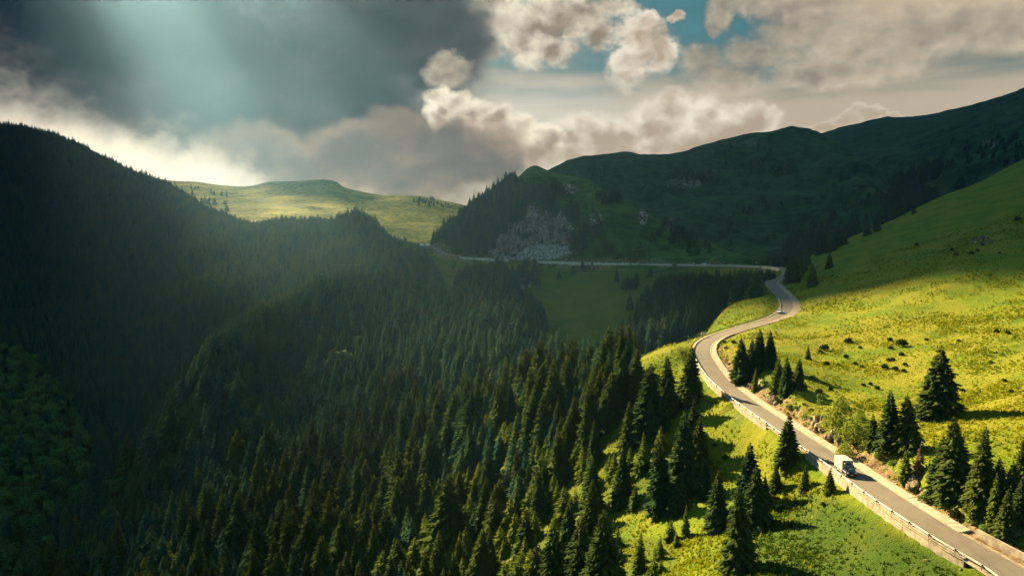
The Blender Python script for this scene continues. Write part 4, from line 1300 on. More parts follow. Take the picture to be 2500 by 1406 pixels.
tx, ty = [], []
for y0, y1, cell, keep in ((85, 180, .62, .8), (180, 270, .85, .8), (270, 420, 1.35, .8)):
    xx, yy = scatter(meadow, -60, 330, y0, y1, cell, keep)
    tx.append(xx); ty.append(yy)
tx, ty = np.concatenate(tx), np.concatenate(ty)
tn = fbm(tx / 9, ty / 9, 3, 91)
kk = rng.random(len(tx)) < .62 + .45 * tn
tx, ty, tn = tx[kk], ty[kk], tn[kk]
n = len(tx)
ts = rng.uniform(.5, 1.25, n) * (1 + .35 * smooth(180, 400, ty)) * (.8 + .35 * np.clip(tn, -1, 1))
tv = np.where(rng.random(n) < .70 + .2 * smooth(230, 300, ty) + .3 * fbm(tx / 25, ty / 25, 2, 19), rng.integers(0, 2, n), rng.integers(2, 4, n))
tv = np.where(grid_at(lush_shade, tx, ty) > rng.random(n) * 1.1, rng.integers(4, 6, n), tv)  # darkened blades inside the painted shade
tufts = instancer('grass', tx, ty, gz_at(tx, ty) - .04, rng.uniform(0, 6.28, n), np.stack([ts, ts, ts * rng.uniform(.6, 1.1, n)], 1), tv, TUFTS)
tag(tufts, 'tussocky yellow green grass growing on the slopes beside the road', 'grass', kind='stuff')
print('tufts', n)
# ------------------------------------------------------------------ road, walls, rails, signs, rocks
def asphalt():
    m, g, b = material('asphalt')
    pos = g.new('ShaderNodeNewGeometry').outputs['Position']
    n = g.noise(pos, 0.35, 5, 0.6)
    f = g.noise(pos, 14.0, 3, 0.7)
    c = g.mix(g.step(n, 0.3, 0.7), (0.100, 0.088, 0.074), (0.130, 0.114, 0.094))
    c = g.mix(g.math('MULTIPLY', g.step(f, 0.4, 0.65), 0.35), c, (0.15, 0.132, 0.11))
    st = g.noise(g.vec('MULTIPLY', pos, (1.2, 0.05, 0.1)), 1.0, 3, 0.5)
    c = g.mix(g.math('MULTIPLY', g.step(st, 0.55, 0.7), 0.45), c, (0.078, 0.070, 0.061))
    g.set(b.inputs['Base Color'], c)
    b.inputs['Roughness'].default_value = 0.9
    return m


M_ASPH = asphalt()
M_CONC = plain('concrete', (0.25, 0.22, 0.17), 0.9, spec=0.2, vary=0.28, scale=1.2)
M_CONC2 = plain('old_concrete', (0.21, 0.185, 0.145), 0.9, spec=0.2, vary=0.35, scale=0.9)
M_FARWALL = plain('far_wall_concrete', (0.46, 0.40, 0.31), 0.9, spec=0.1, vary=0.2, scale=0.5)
M_SAND = plain('roadside_gravel', (0.23, 0.19, 0.135), 0.95, spec=0.1, vary=0.4, scale=1.5)
M_STEEL = plain('galvanised_steel', (0.13, 0.128, 0.122), 0.6, 0.2, 0.5, vary=0.15)
M_POST = plain('rail_post_steel', (0.20, 0.18, 0.16), 0.6, 0.5, 0.4, vary=0.3)


def road_span(y0, y1):
    i = np.nonzero((ROAD[:, 1] >= y0) & (ROAD[:, 1] <= y1) & (ROAD_S < S_TURN))[0]
    return i


S_TURN = ROAD_S[-1] + 1


def ribbon(name, ids, prof, mat, parent=None, kind=None, closed=False, smooth_=False):
    """sweep a cross profile [(offset to the right, height)] along road samples"""
    V, F = [], []
    m = len(prof)
    for k, i in enumerate(ids):
        for o, h in prof:
            p = ROAD[i] + ROAD_R[i] * o
            V.append((p[0], p[1], p[2] + h))
        if k:
            for j in range(m if closed else m - 1):
                a, b = (k - 1) * m + j, (k - 1) * m + (j + 1) % m
                F.append((a, b, b + m, a + m))
    if closed:
        F.append(tuple(range(m))[::-1]); F.append(tuple(range((len(ids) - 1) * m, len(ids) * m)))
    o = mesh_obj(name, V, F, mat, parent, smooth_)
    if kind:
        tag(o, kind=kind)
    return o


ALL = np.arange(len(ROAD))
wid = HALF + 0.25 * (ROAD[:, 1] < 140) + 0.5 * (ROAD[:, 1] > 560)
V, F = [], []
for i in ALL:
    for o in (-1, -.4, .4, 1):
        p = ROAD[i] + ROAD_R[i] * o * wid[i]
        V.append((p[0], p[1], p[2] + (0.03 if abs(o) < .5 else 0)))
    if i:
        for j in range(3):
            F.append((4 * i - 4 + j, 4 * i - 3 + j, 4 * i + 1 + j, 4 * i + j))
tag(mesh_obj('road', V, F, M_ASPH, None, True), kind='structure')
# gravel shoulders
V, F = [], []
sr = smooth(300, 345, ROAD[:, 1]) * (1 - smooth(425, 455, ROAD[:, 1]))
for i in ALL:
    jig = .5 * vnoise(np.array(ROAD_S[i] / 5.0), np.array(0.0), 3)
    wr = 0.6 + 3.4 * sr[i] * (1 + jig) + .4
    wl = .75 + .5 * abs(jig)
    for o, z in ((-HALF - wl, -.16), (-wid[i] + .1, -.015), (wid[i] - .1, -.015), (wid[i] + wr, -.16 + .12 * sr[i])):
        p = ROAD[i] + ROAD_R[i] * o
        V.append((p[0], p[1], p[2] + z))
    if i:
        for j in (0, 2):
            F.append((4 * i - 4 + j, 4 * i - 3 + j, 4 * i + 1 + j, 4 * i + j))
tag(mesh_obj('road_shoulder', V, F, M_SAND), kind='structure')

# concrete gutter along the bank, laid in slabs
gut = empty('drainage_gutter', tuple(ROAD[0]))
tag(gut, 'pale concrete gutter of wide slabs along the bank side of the road', 'gutter')
gid = np.nonzero((ROAD[:, 1] > 112) & (ROAD[:, 1] < 283))[0]


def local(o, parent):
    """keep a swept part where it is under a parent that has a location of its own"""
    o.matrix_parent_inverse = Matrix.Translation(-Vector(parent.location))
    return o


for a in range(0, len(gid) - 1, 5):
    ids = gid[a:a + 6]
    if len(ids) < 2:
        continue
    e = .02 * rng.normal()
    fade = 1 - .55 * float(smooth(245, 280, ROAD[ids[0], 1]))
    w0 = HALF + 0.24
    prof = [(w0, -.3), (w0, .03), (w0 + .38, .04), (w0 + .42, -.05), (w0 + .52, -.05), (w0 + .56, .04 + e), (w0 + .56 + 1.25 * fade, .20 + e), (w0 + .56 + 1.45 * fade, .19 + e), (w0 + .6 + 1.5 * fade, -.4)]
    ribbon('gutter_slab', ids, prof, M_CONC, gut, closed=True)
for c in gut.children:
    local(c, gut)

# pale barrier wall at the bottom right, on the bank side
bar = empty('barrier_wall', tuple(ROAD[0]))
tag(bar, 'low pale concrete wall on the bank side at the lower right corner', 'wall')
bid = np.nonzero(ROAD[:, 1] < 112)[0]
for a in range(0, len(bid) - 1, 6):
    ids = bid[a:a + 7]
    if len(ids) > 1:
        last = a + 7 >= len(bid)
        ribbon('wall_panel', ids, [(4.35, -.4), (4.3, 1.0 - .0 * last), (4.75, 1.02), (4.85, -.4)], M_CONC2, bar, closed=True)
for c in bar.children:
    local(c, bar)

# outer retaining walls in panels
wall_names = {104: 'long pale retaining wall under the guard rail beside the truck', 176: 'short pale retaining wall under the guard rail between the bend and the truck',
              208: 'pale retaining wall along the outside of the road bend', 584: 'pale wall at the hairpin behind the road crest', 629: 'long low pale wall under the far road behind the gully spruces', 706: 'low pale wall under the far road, right end',
              724: 'pale wall under the far road, right of the tall section', 738: 'tallest pale wall under the far road below the rock face', 770: 'pale wall under the far road left of the rock face'}
for a_, b_, h in WALLS:
    ids_all = road_span(a_, b_)
    far = a_ > 300
    if a_ > 620:
        ids_all = ids_all[ROAD[ids_all, 0] < (160 if a_ > 700 else 204)]
    w = empty('retaining_wall', tuple(ROAD[ids_all[0]]))
    tag(w, wall_names[a_], 'wall')
    per = 4 if not far else 6
    off = HALF + (.62 if not far else .95)
    for a in range(0, len(ids_all) - 1, per):
        ids = ids_all[a:a + per + 1]
        if len(ids) < 2:
            continue
        taper = 1.0
        e = .012 * rng.normal()
        prof = [(-off, -h - .6), (-off - .16 - e, -h - .6), (-off - .06 - e, .02), (-off - .12 - e, .03), (-off - .12 - e, .16), (-off + .42, .16), (-off + .42, -.3), (-off + .2, -h - .6)]
        ribbon('wall_panel', ids, prof, M_FARWALL if far else M_CONC if (a // per) % 3 else M_CONC2, w, closed=True)
    for c in w.children:
        local(c, w)

# guard rail on the valley side: posts and rail lengths
rail = empty('guard_rail', tuple(ROAD[0]))
tag(rail, 'galvanised guard rail on posts along the valley side of the road', 'guard rail')
rid = np.nonzero(ROAD[:, 1] < 462)[0]
rid = rid[:np.argmax(ROAD[rid, 1] > 455) + 1] if (ROAD[rid, 1] > 455).any() else rid
post_me = None
ro = HALF + .62
acc, last_s = [], -99
for i in rid:
    if ROAD_S[i] - last_s >= 3.9:
        last_s = ROAD_S[i]
        p = ROAD[i] - ROAD_R[i] * (ro + .06)
        if post_me is None:
            bm = bmesh.new()
            for (sx, sy, z0, z1, ox) in ((.07, .11, -.35, .72, 0), (.20, .10, .44, .68, .10)):
                r = bmesh.ops.create_cube(bm, size=1)
                for v in r['verts']:
                    v.co = Vector((v.co.x * sx + ox, v.co.y * sy, (z0 + z1) / 2 + v.co.z * (z1 - z0)))
            post_me = bpy.data.meshes.new('rail_post'); bm.to_mesh(post_me); bm.free(); post_me.materials.append(M_POST)
        o = bpy.data.objects.new('post', post_me)
        COL.objects.link(o); o.parent = rail
        o.location = Vector(p) - Vector(rail.location)
        o.rotation_euler = (0, 0, math.atan2(ROAD_R[i][1], ROAD_R[i][0]))
for a in range(0, len(rid) - 1, 6):
    ids = rid[a:a + 7]
    if len(ids) < 2:
        continue
    q = -ro + .16
    prof = [(q, .42), (q + .07, .47), (q + .07, .51), (q, .565), (q, .585), (q + .07, .64), (q + .07, .68), (q, .73), (q - .03, .73), (q + .03, .66), (q - .04, .575), (q + .03, .49), (q - .03, .42)]
    local(ribbon('rail_length', ids, prof, M_STEEL, rail, closed=True), rail)

# signs
M_WHITE = plain('sign_white', (0.75, 0.73, 0.68), 0.5)
M_RED = plain('sign_red', (0.45, 0.03, 0.03), 0.5)


def disc(bm, r, y, n=16, th=.03, z=0.0):
    vs0 = [bm.verts.new((r * math.cos(6.283 * k / n), y, z + r * math.sin(6.283 * k / n))) for k in range(n)]
    vs1 = [bm.verts.new((r * math.cos(6.283 * k / n), y + th, z + r * math.sin(6.283 * k / n))) for k in range(n)]
    bm.faces.new(vs0); bm.faces.new(vs1[::-1])
    for k in range(n):
        bm.faces.new((vs0[k], vs1[k], vs1[(k + 1) % n], vs0[(k + 1) % n]))


def bm_obj(name, bm, mat, parent=None):
    bmesh.ops.recalc_face_normals(bm, faces=bm.faces)
    me = bpy.data.meshes.new(name); bm.to_mesh(me); bm.free(); me.materials.append(mat)
    o = bpy.data.objects.new(name, me); COL.objects.link(o)
    if parent is not None:
        o.parent = parent
    return o


def box(bm, x0, x1, y0, y1, z0, z1):
    vs = [bm.verts.new(p) for p in ((x0, y0, z0), (x1, y0, z0), (x1, y1, z0), (x0, y1, z0), (x0, y0, z1), (x1, y0, z1), (x1, y1, z1), (x0, y1, z1))]
    for f in ((0, 3, 2, 1), (4, 5, 6, 7), (0, 1, 5, 4), (1, 2, 6, 5), (2, 3, 7, 6), (3, 0, 4, 7)):
        bm.faces.new([vs[k] for k in f])
    return vs


def sign(px, py, label, h=2.2, r=.42, red=True, board=False):
    g = ground(px, py)
    t = empty('road_sign', g)
    tag(t, label, 'sign')
    bm = bmesh.new(); box(bm, -.045, .045, -.03, .03, -.5, h); bm_obj('post', bm, M_POST, t)
    if board:
        bm = bmesh.new(); box(bm, -.55, .55, -.09, -.04, h - .75, h + .15); bm_obj('board', bm, M_WHITE, t)
        bm = bmesh.new(); box(bm, -.2, .2, -.11, -.092, h - .65, h + .05); bm_obj('red_band', bm, M_RED, t)
    else:
        bm = bmesh.new(); disc(bm, r, -.09, z=h); bm_obj('rim', bm, M_RED if red else M_POST, t)
        bm = bmesh.new(); disc(bm, r * .7, -.11, th=.015, z=h); bm_obj('face', bm, M_WHITE, t)


sign(1715, 826, 'small red and white sign behind the guard rail at the bend', 2.0, .5, board=True)
sign(1680, 838, 'bare dark marker post left of the red and white sign', 2.4, .16, False)
sign(1857, 697, 'small dark sign by the guard rail at the upper end of the road', 1.8, .35, False)
for k, (px, py) in enumerate([(1694, 648), (1733, 648), (1846, 647), (1907, 649)]):
    sign(px, py, ['tiny white sign left of the far white car', 'tiny white sign right of the far white car', 'tiny white sign on the far road near the dark spruces', 'tiny white sign at the far hairpin'][k], 1.9, .5)
g = ground(1038, 612)
t = empty('roadside_billboard', g + Vector((0, -2, 0)))
tag(t, 'two white boards with red ends on posts where the far road leaves the forest', 'billboard')
for x0 in (-5.2, 1.0):
    bm = bmesh.new(); box(bm, x0, x0 + 4.2, -.1, .1, 5.6, 8.2); bm_obj('board', bm, M_WHITE, t)
    bm = bmesh.new(); box(bm, x0, x0 + 4.2, -.13, -.102, 7.7, 8.2); bm_obj('red_band', bm, M_RED, t)
    for x1 in (x0 + .6, x0 + 3.4):
        bm = bmesh.new(); box(bm, x1 - .12, x1 + .12, .1, .3, -1, 8); bm_obj('post', bm, M_POST, t)
g = ground(797, 449.5)
t = empty('summit_cross', g)
tag(t, 'thin dark cross mast on the flat top of the distant ridge', 'cross')
bm = bmesh.new(); box(bm, -.5, .5, -.5, .5, -3, 14); bm_obj('mast', bm, M_POST, t)
bm = bmesh.new(); box(bm, -2.6, 2.6, -.4, .4, 9.5, 10.4); bm_obj('crossbar', bm, M_POST, t)


# rocks
def rock_geo(seed, sub=2, cuts=13):
    R = np.random.default_rng(seed)
    bm = bmesh.new()
    bmesh.ops.create_icosphere(bm, subdivisions=sub, radius=1)
    N = R.normal(size=(cuts, 3)); N /= np.linalg.norm(N, axis=1)[:, None]
    D = R.uniform(.5, .85, cuts)
    V = np.array([v.co for v in bm.verts])
    for n, d in zip(N, D):
        over = np.maximum(V @ n - d, 0)
        V -= over[:, None] * n
    V *= 1 + R.normal(0, .03, (len(V), 1))
    F = [tuple(v.index for v in f.verts) for f in bm.faces]
    bm.free()
    return V, F


ROCKS = [rock_geo(500 + k) for k in range(6)]
ROCKS1 = [rock_geo(520 + k, 1, 8) for k in range(4)]
ROCK_ME = [mk_mesh('boulder', (v.tolist(), f), M_ROCK) for v, f in ROCKS]


def outcrop(name, label, pts, lo, hi, mat, stretch=1.3, sink=.35, cat='rock', big=()):
    V, F = [], []
    R = np.random.default_rng(abs(hash(label)) % 1000 if False else len(label) * 37)
    for g in pts:
        v, f = ROCKS1[R.integers(0, 4)] if hi > 3 or len(pts) > 25 else ROCKS[R.integers(0, 6)]
        s = R.uniform(lo, hi)
        if any(g is q for q in big) and R.random() < .5:
            s *= R.uniform(1.5, 2.3)
        rot = np.array(Euler((R.uniform(-.3, .3), R.uniform(-.3, .3), R.uniform(0, 6.28))).to_matrix())
        q = (v * np.array((s, s * R.uniform(.7, 1.1), s * stretch * R.uniform(.7, 1.2)))) @ rot.T + np.array(g) + np.array((0, 0, s * (stretch * .5 - sink)))
        o = len(V)
        V.extend(q.tolist()); F.extend([tuple(i + o for i in ff) for ff in f])
    ob = mesh_obj(name, V, F, mat)
    tag(ob, label, cat)
    return ob


def spots(cx, cy, rx, ry, n, seed):
    R = np.random.default_rng(seed)
    out = []
    tries = 0
    while len(out) < n and tries < 4000:
        tries += 1
        a, b = R.uniform(-1, 1, 2)
        if a * a + b * b < 1:
            g = ground(cx + a * rx, cy + b * ry)
            if float(grid_at(RD, g.x, g.y)) > 5.6:
                out.append(g)
    return out


cl = []
R_ = np.random.default_rng(77)
for poly, n in (([(1215, 622), (1225, 590), (1255, 560), (1262, 535), (1300, 524), (1335, 522), (1365, 545), (1392, 578), (1394, 598), (1340, 600), (1310, 590), (1262, 618)], 330),):
    P = np.array(poly)
    while len(cl) < n:
        px, py = R_.uniform(P[:, 0].min(), P[:, 0].max()), R_.uniform(P[:, 1].min(), P[:, 1].max())
        if in_poly(np.array([px]), np.array([py]), poly)[0]:
            cl.append(ground(px, py))
big = [cl[k] for k in R_.choice(len(cl), 95, replace=False)]
outcrop('cliff', 'large pale grey rock face above the far road', cl + big, 1.5, 4.2, M_CLIFF, 1.7, .5, 'cliff', big=big)
for k, (cx, cy, rx, ry, n, lo, hi, lab) in enumerate([
        (1392, 463, 22, 9, 22, 1.2, 3.5, 'pale rock outcrop near the top of the rocky hill'), (1470, 480, 18, 12, 16, .8, 2.2, 'scattered pale rocks right of the upper outcrop'),
        (1568, 530, 9, 20, 18, .9, 2.6, 'upright pale rock rib on the right flank of the rocky hill'), (1640, 548, 16, 18, 18, .8, 2.4, 'rocks on the low ridge of the rocky hill'),
        (1455, 540, 18, 18, 16, .8, 2.2, 'loose rocks in the middle of the rocky hill'), (1340, 487, 14, 10, 12, 1, 2.6, 'small outcrop among the spruces of the rocky hill'),
        (1196, 712, 15, 13, 14, .8, 2.2, 'rock outcrop among the spruces below the far road'), (1282, 690, 16, 16, 18, .7, 1.9, 'grey rocks on the meadow below the far road'),
        (1126, 680, 8, 6, 6, .8, 1.8, 'reddish rock patch under the far road'), (1655, 450, 34, 14, 22, 1.2, 3.2, 'dark crag with spruces on the grassy mountain'),
        (2395, 588, 30, 11, 22, .35, 1.1, 'pale rocks in the shaded upper meadow'), (2415, 352, 18, 9, 14, 1.5, 3.5, 'rocks high on the right mountain'), (2285, 415, 20, 10, 12, 1, 2.5, 'rocks in the dark ravine')]):
    outcrop('rock_outcrop', lab, spots(cx, cy, rx, ry, n, 800 + k), lo, hi, M_CLIFF, 1.2)
for k, (cx, cy, rx, ry, n, lo, hi, lab) in enumerate([
        (2000, 1042, 14, 16, 14, .6, 1.5, 'rock face beside the road under the lime bushes'), (2035, 1078, 22, 12, 14, .5, 1.2, 'broken rocks at the road under the rock face'),
        (1882, 985, 16, 9, 10, .4, 1.0, 'rocks on the bank left of the roadside rock face'), (2228, 1188, 10, 14, 9, .5, 1.1, 'rock block on the bank right of the truck'),
        (2300, 1268, 26, 12, 14, .3, .9, 'broken rocks at the foot of the large roadside spruces'), (2452, 1205, 16, 14, 5, .9, 1.5, 'big grey boulders in the shade near the right edge'),
        (2350, 1290, 20, 10, 10, .3, .8, 'rocks between the last roadside spruce and the gutter'), (1830, 950, 14, 8, 8, .3, .8, 'rocks under the clump at the inside of the bend')]):
    outcrop('rock_outcrop', lab, spots(cx, cy, rx, ry, n, 900 + k), lo, hi, M_ROCK, 1.25, .3)
# loose stones on the bank
bi = np.nonzero((ROAD[:, 1] > 96) & (ROAD[:, 1] < 236))[0]
for k in range(90):
    i = int(rng.choice(bi)); o = rng.uniform(5.3, 9.5)
    p = ROAD[i] + ROAD_R[i] * o
    s = rng.uniform(.22, .62) * (1.3 if rng.random() < .15 else 1)
    b = bpy.data.objects.new('boulder', ROCK_ME[k % 6])
    COL.objects.link(b)
    b.location = (p[0], p[1], float(gz_at(p[0], p[1])) + s * .1)
    b.scale = (s, s * rng.uniform(.7, 1.1), s * rng.uniform(.6, .95)); b.rotation_euler = (rng.uniform(-.4, .4), rng.uniform(-.4, .4), rng.uniform(0, 6.28))
    tag(b, 'brown stone lying on the worn bank above the gutter', 'stone', 'stones on the bank')
for px, py in [(2263, 1368), (1985, 1262), (1925, 1235), (2010, 1225), (1965, 1262), (2130, 1290), (2160, 1280), (2345, 1390), (1850, 1368), (1905, 1240), (2397, 864), (2085, 860)]:
    g = ground(px, py)
    s = rng.uniform(.2, .42) * (1.5 if px in (2263, 2397) else 1)
    b = bpy.data.objects.new('pale_stone', ROCK_ME[0])
    COL.objects.link(b); b.location = g; b.scale = (s * 1.3, s, s * .6); b.rotation_euler = (0, 0, rng.uniform(0, 6))
    lab = {2263: 'pale stone alone on the grass near the bottom right', 2397: 'pale stone on the yellow meadow right of the lone spruce', 2085: 'pale flat stone between bushes on the yellow meadow'}.get(px)
    tag(b, lab or 'small pale stone in the grass below the road', 'stone', None if lab else 'pale stones below the road')


def log(p, q, r, label):
    a, b = Vector(p), Vector(q)
    V, F = [], []
    d = (b - a).normalized(); u = d.cross(Vector((0, 0, 1))).normalized(); w = d.cross(u)
    for c, rr in ((a, r), (a.lerp(b, .5) + Vector((0, 0, .1)), r * .8), (b, r * .35)):
        for k in range(8):
            V.append(tuple(c + u * rr * math.cos(.785 * k) + w * rr * math.sin(.785 * k)))
    for s in range(2):
        for k in range(8):
            F.append((s * 8 + k, s * 8 + (k + 1) % 8, s * 8 + 8 + (k + 1) % 8, s * 8 + 8 + k))
    F.append(tuple(range(7, -1, -1))); F.append(tuple(range(16, 24)))
    tag(mesh_obj('fallen_log', V, F, M_PALEBARK), label, 'log')


up_ = Vector((0, 0, .25))
log(ground(2470, 1252) + up_, ground(2510, 1272) + up_, .16, 'bleached fallen trunk in the shade at the right edge')
log(ground(2444, 1240) + up_, ground(2478, 1240) + up_, .11, 'thin bleached branch beside the fallen trunk')
log(ground(1893, 1240) + up_, ground(1912, 1234) + up_, .12, 'small bleached log on the grass slope right of the dark clump')
# ------------------------------------------------------------------ vehicles
M_NAVY = plain('navy_paint', (0.012, 0.022, 0.045), 0.28, 0.0, 0.6)
M_CREAM = plain('cream_tarpaulin', (0.45, 0.40, 0.32), 0.6, vary=0.08, scale=1.0)
M_CREAM2 = plain('box_front', (0.30, 0.26, 0.21), 0.6, vary=0.08, scale=1.0)
M_GLASS = plain('dark_glass', (0.02, 0.03, 0.035), 0.06, 0.0, 0.9)
M_LAMP = plain('lamp_glass', (0.75, 0.75, 0.72), 0.12, 0.0, 0.9)
M_TYRE = plain('tyre_rubber', (0.02, 0.02, 0.02), 0.85)
M_RIM = plain('wheel_rim', (0.45, 0.43, 0.40), 0.4, 0.7)
M_CARW = plain('white_paint', (0.78, 0.77, 0.74), 0.3, 0.0, 0.6)
M_CARB = plain('pale_blue_paint', (0.25, 0.36, 0.40), 0.3, 0.0, 0.6)
M_CARD = plain('dark_blue_paint', (0.02, 0.03, 0.05), 0.3, 0.0, 0.6)
M_BLACK = plain('black_plastic', (0.015, 0.015, 0.016), 0.6)


def prism(bm, prof, x0, x1, inset=None):
    """extrude a side profile [(y, z)] across x; inset narrows the upper points"""
    n = len(prof)
    ins = inset or [0] * n
    a = [bm.verts.new((x0 + i, y, z)) for (y, z), i in zip(prof, ins)]
    b = [bm.verts.new((x1 - i, y, z)) for (y, z), i in zip(prof, ins)]
    bm.faces.new(a); bm.faces.new(b[::-1])
    for k in range(n):
        bm.faces.new((a[k], b[k], b[(k + 1) % n], a[(k + 1) % n]))


def bevel(bm, w, seg=2):
    bmesh.ops.recalc_face_normals(bm, faces=bm.faces)
    e = [e for e in bm.edges if len(e.link_faces) == 2 and e.calc_face_angle(0) > .5]
    bmesh.ops.bevel(bm, geom=e, offset=w, segments=seg, affect='EDGES', profile=.6)


def wheel(parent, x, y, r, w, name='wheel'):
    bm = bmesh.new()
    bmesh.ops.create_cone(bm, cap_ends=True, segments=20, radius1=r, radius2=r, depth=w, matrix=Matrix.Rotation(math.pi / 2, 4, 'Y'))
    bevel(bm, .03)
    o = bm_obj(name, bm, M_TYRE, parent); o.location = (x, y, r)
    bm = bmesh.new()
    bmesh.ops.create_cone(bm, cap_ends=True, segments=16, radius1=r * .6, radius2=r * .5, depth=w + .03, matrix=Matrix.Rotation(math.pi / 2, 4, 'Y'))
    bm_obj('rim', bm, M_RIM, o)


def part(name, parent, mat, fn, bev=0.0):
    bm = bmesh.new(); fn(bm)
    if bev:
        bevel(bm, bev)
    return bm_obj(name, bm, mat, parent)


def quad(bm, pts):
    bm.faces.new([bm.verts.new(p) for p in pts])


def slab(bm, pts, th):
    """thin plate over four points"""
    n = (Vector(pts[1]) - Vector(pts[0])).cross(Vector(pts[2]) - Vector(pts[0])).normalized() * th
    a = [bm.verts.new(p) for p in pts]; b = [bm.verts.new(Vector(p) + n) for p in pts]
    bm.faces.new(a[::-1]); bm.faces.new(b)
    for k in range(4):
        bm.faces.new((a[k], a[(k + 1) % 4], b[(k + 1) % 4], b[k]))


def on_road(y_at, off, toward=True, branch=None):
    c = np.abs(ROAD[:, 1] - y_at) if branch is None else np.abs(ROAD[:, 0] - branch) + 9999 * (ROAD[:, 1] < 560)
    i = int(c.argmin())
    p = ROAD[i] + ROAD_R[i] * off
    h = -ROAD_T[i] if toward else ROAD_T[i]
    return Vector((p[0], p[1], p[2] + .025)), math.atan2(-h[0], h[1]), i


# ---- the box truck: +y is forward
loc, rz, _ = on_road(143.5, -1.0)
tr = empty('box_truck', loc, rz)
tr.scale = (.9, .9, .9)
tag(tr, 'small box truck with cream cargo box and navy blue cab driving down the road', 'truck')
part('chassis', tr, M_BLACK, lambda bm: box(bm, -.85, .85, -3.1, 1.6, .45, .78))
part('cargo_box', tr, M_CREAM, lambda bm: box(bm, -1.1, 1.1, -3.3, .85, .85, 2.95), .04)
part('box_front_panel', tr, M_CREAM2, lambda bm: box(bm, -1.0, 1.0, .852, .885, 1.0, 2.86))
part('roof_edge', tr, M_CREAM, lambda bm: (box(bm, -1.08, 1.08, .856, .91, 2.84, 2.93)))
part('side_skirt', tr, M_NAVY, lambda bm: (box(bm, -1.07, -1.03, -2.9, .7, .62, .84), box(bm, 1.03, 1.07, -2.9, .7, .62, .84)))
part('side_rail', tr, M_CARW, lambda bm: (box(bm, -1.10, -1.072, -1.7, .6, .52, .60), box(bm, 1.072, 1.10, -1.7, .6, .52, .60)))
cabp = [(.92, .42), (.92, 2.25), (1.15, 2.38), (1.65, 2.34), (2.35, 1.42), (2.95, 1.15), (3.06, .85), (3.06, .45)]
part('cab', tr, M_NAVY, lambda bm: prism(bm, cabp, -.98, .98, [0, .12, .16, .16, .04, .05, .03, .03]), .05)
part('windscreen', tr, M_GLASS, lambda bm: slab(bm, [(-.86, 2.29, 1.535), (.86, 2.29, 1.535), (.76, 1.76, 2.235), (-.76, 1.76, 2.235)], .035))
part('screen_sticker', tr, M_CARW, lambda bm: slab(bm, [(-.5, 2.335, 1.54), (.42, 2.335, 1.54), (.42, 2.265, 1.632), (-.5, 2.265, 1.632)], .03))
for s in (-1, 1):
    part('side_window', tr, M_GLASS, lambda bm: slab(bm, [(s * .965, 1.1, 1.5), (s * .965, 2.12, 1.5), (s * .875, 1.72, 2.1), (s * .875, 1.1, 2.12)][::s], .03))
    part('headlight', tr, M_LAMP, lambda bm: box(bm, min(s * .55, s * .92), max(s * .55, s * .92), 2.93, 3.085, .86, 1.06), .03)
    part('wing_mirror', tr, M_BLACK, lambda bm: (box(bm, min(s * 1.02, s * 1.22), max(s * 1.02, s * 1.22), 1.98, 2.08, 1.5, 1.86), box(bm, min(s * .94, s * 1.04), max(s * .94, s * 1.04), 2.0, 2.05, 1.55, 1.6)))
    part('door_stripe', tr, M_CARW, lambda bm: box(bm, min(s * .985, s * 1.0), max(s * .985, s * 1.0), .98, 2.5, .92, 1.02))
    part('door_stripe', tr, M_RED, lambda bm: box(bm, min(s * .985, s * 1.0), max(s * .985, s * 1.0), 1.6, 2.6, .8, .88))
    part('roof_lamp', tr, M_CARW, lambda bm: box(bm, s * .72 - .12, s * .72 + .12, 1.2, 1.4, 2.34, 2.5), .04)
    for y in (-2.0, 2.3):
        wheel(tr, s * .86, y, .38, .26)
part('grille', tr, M_BLACK, lambda bm: box(bm, -.5, .5, 3.0, 3.09, .82, 1.02))
part('bumper', tr, M_BLACK, lambda bm: box(bm, -.98, .98, 2.9, 3.16, .36, .66), .04)
part('number_plate', tr, M_CARW, lambda bm: box(bm, -.27, .27, 3.162, 3.18, .45, .58))
part('box_lamp', tr, M_LAMP, lambda bm: box(bm, -.9, -.75, .91, .95, 2.7, 2.78))


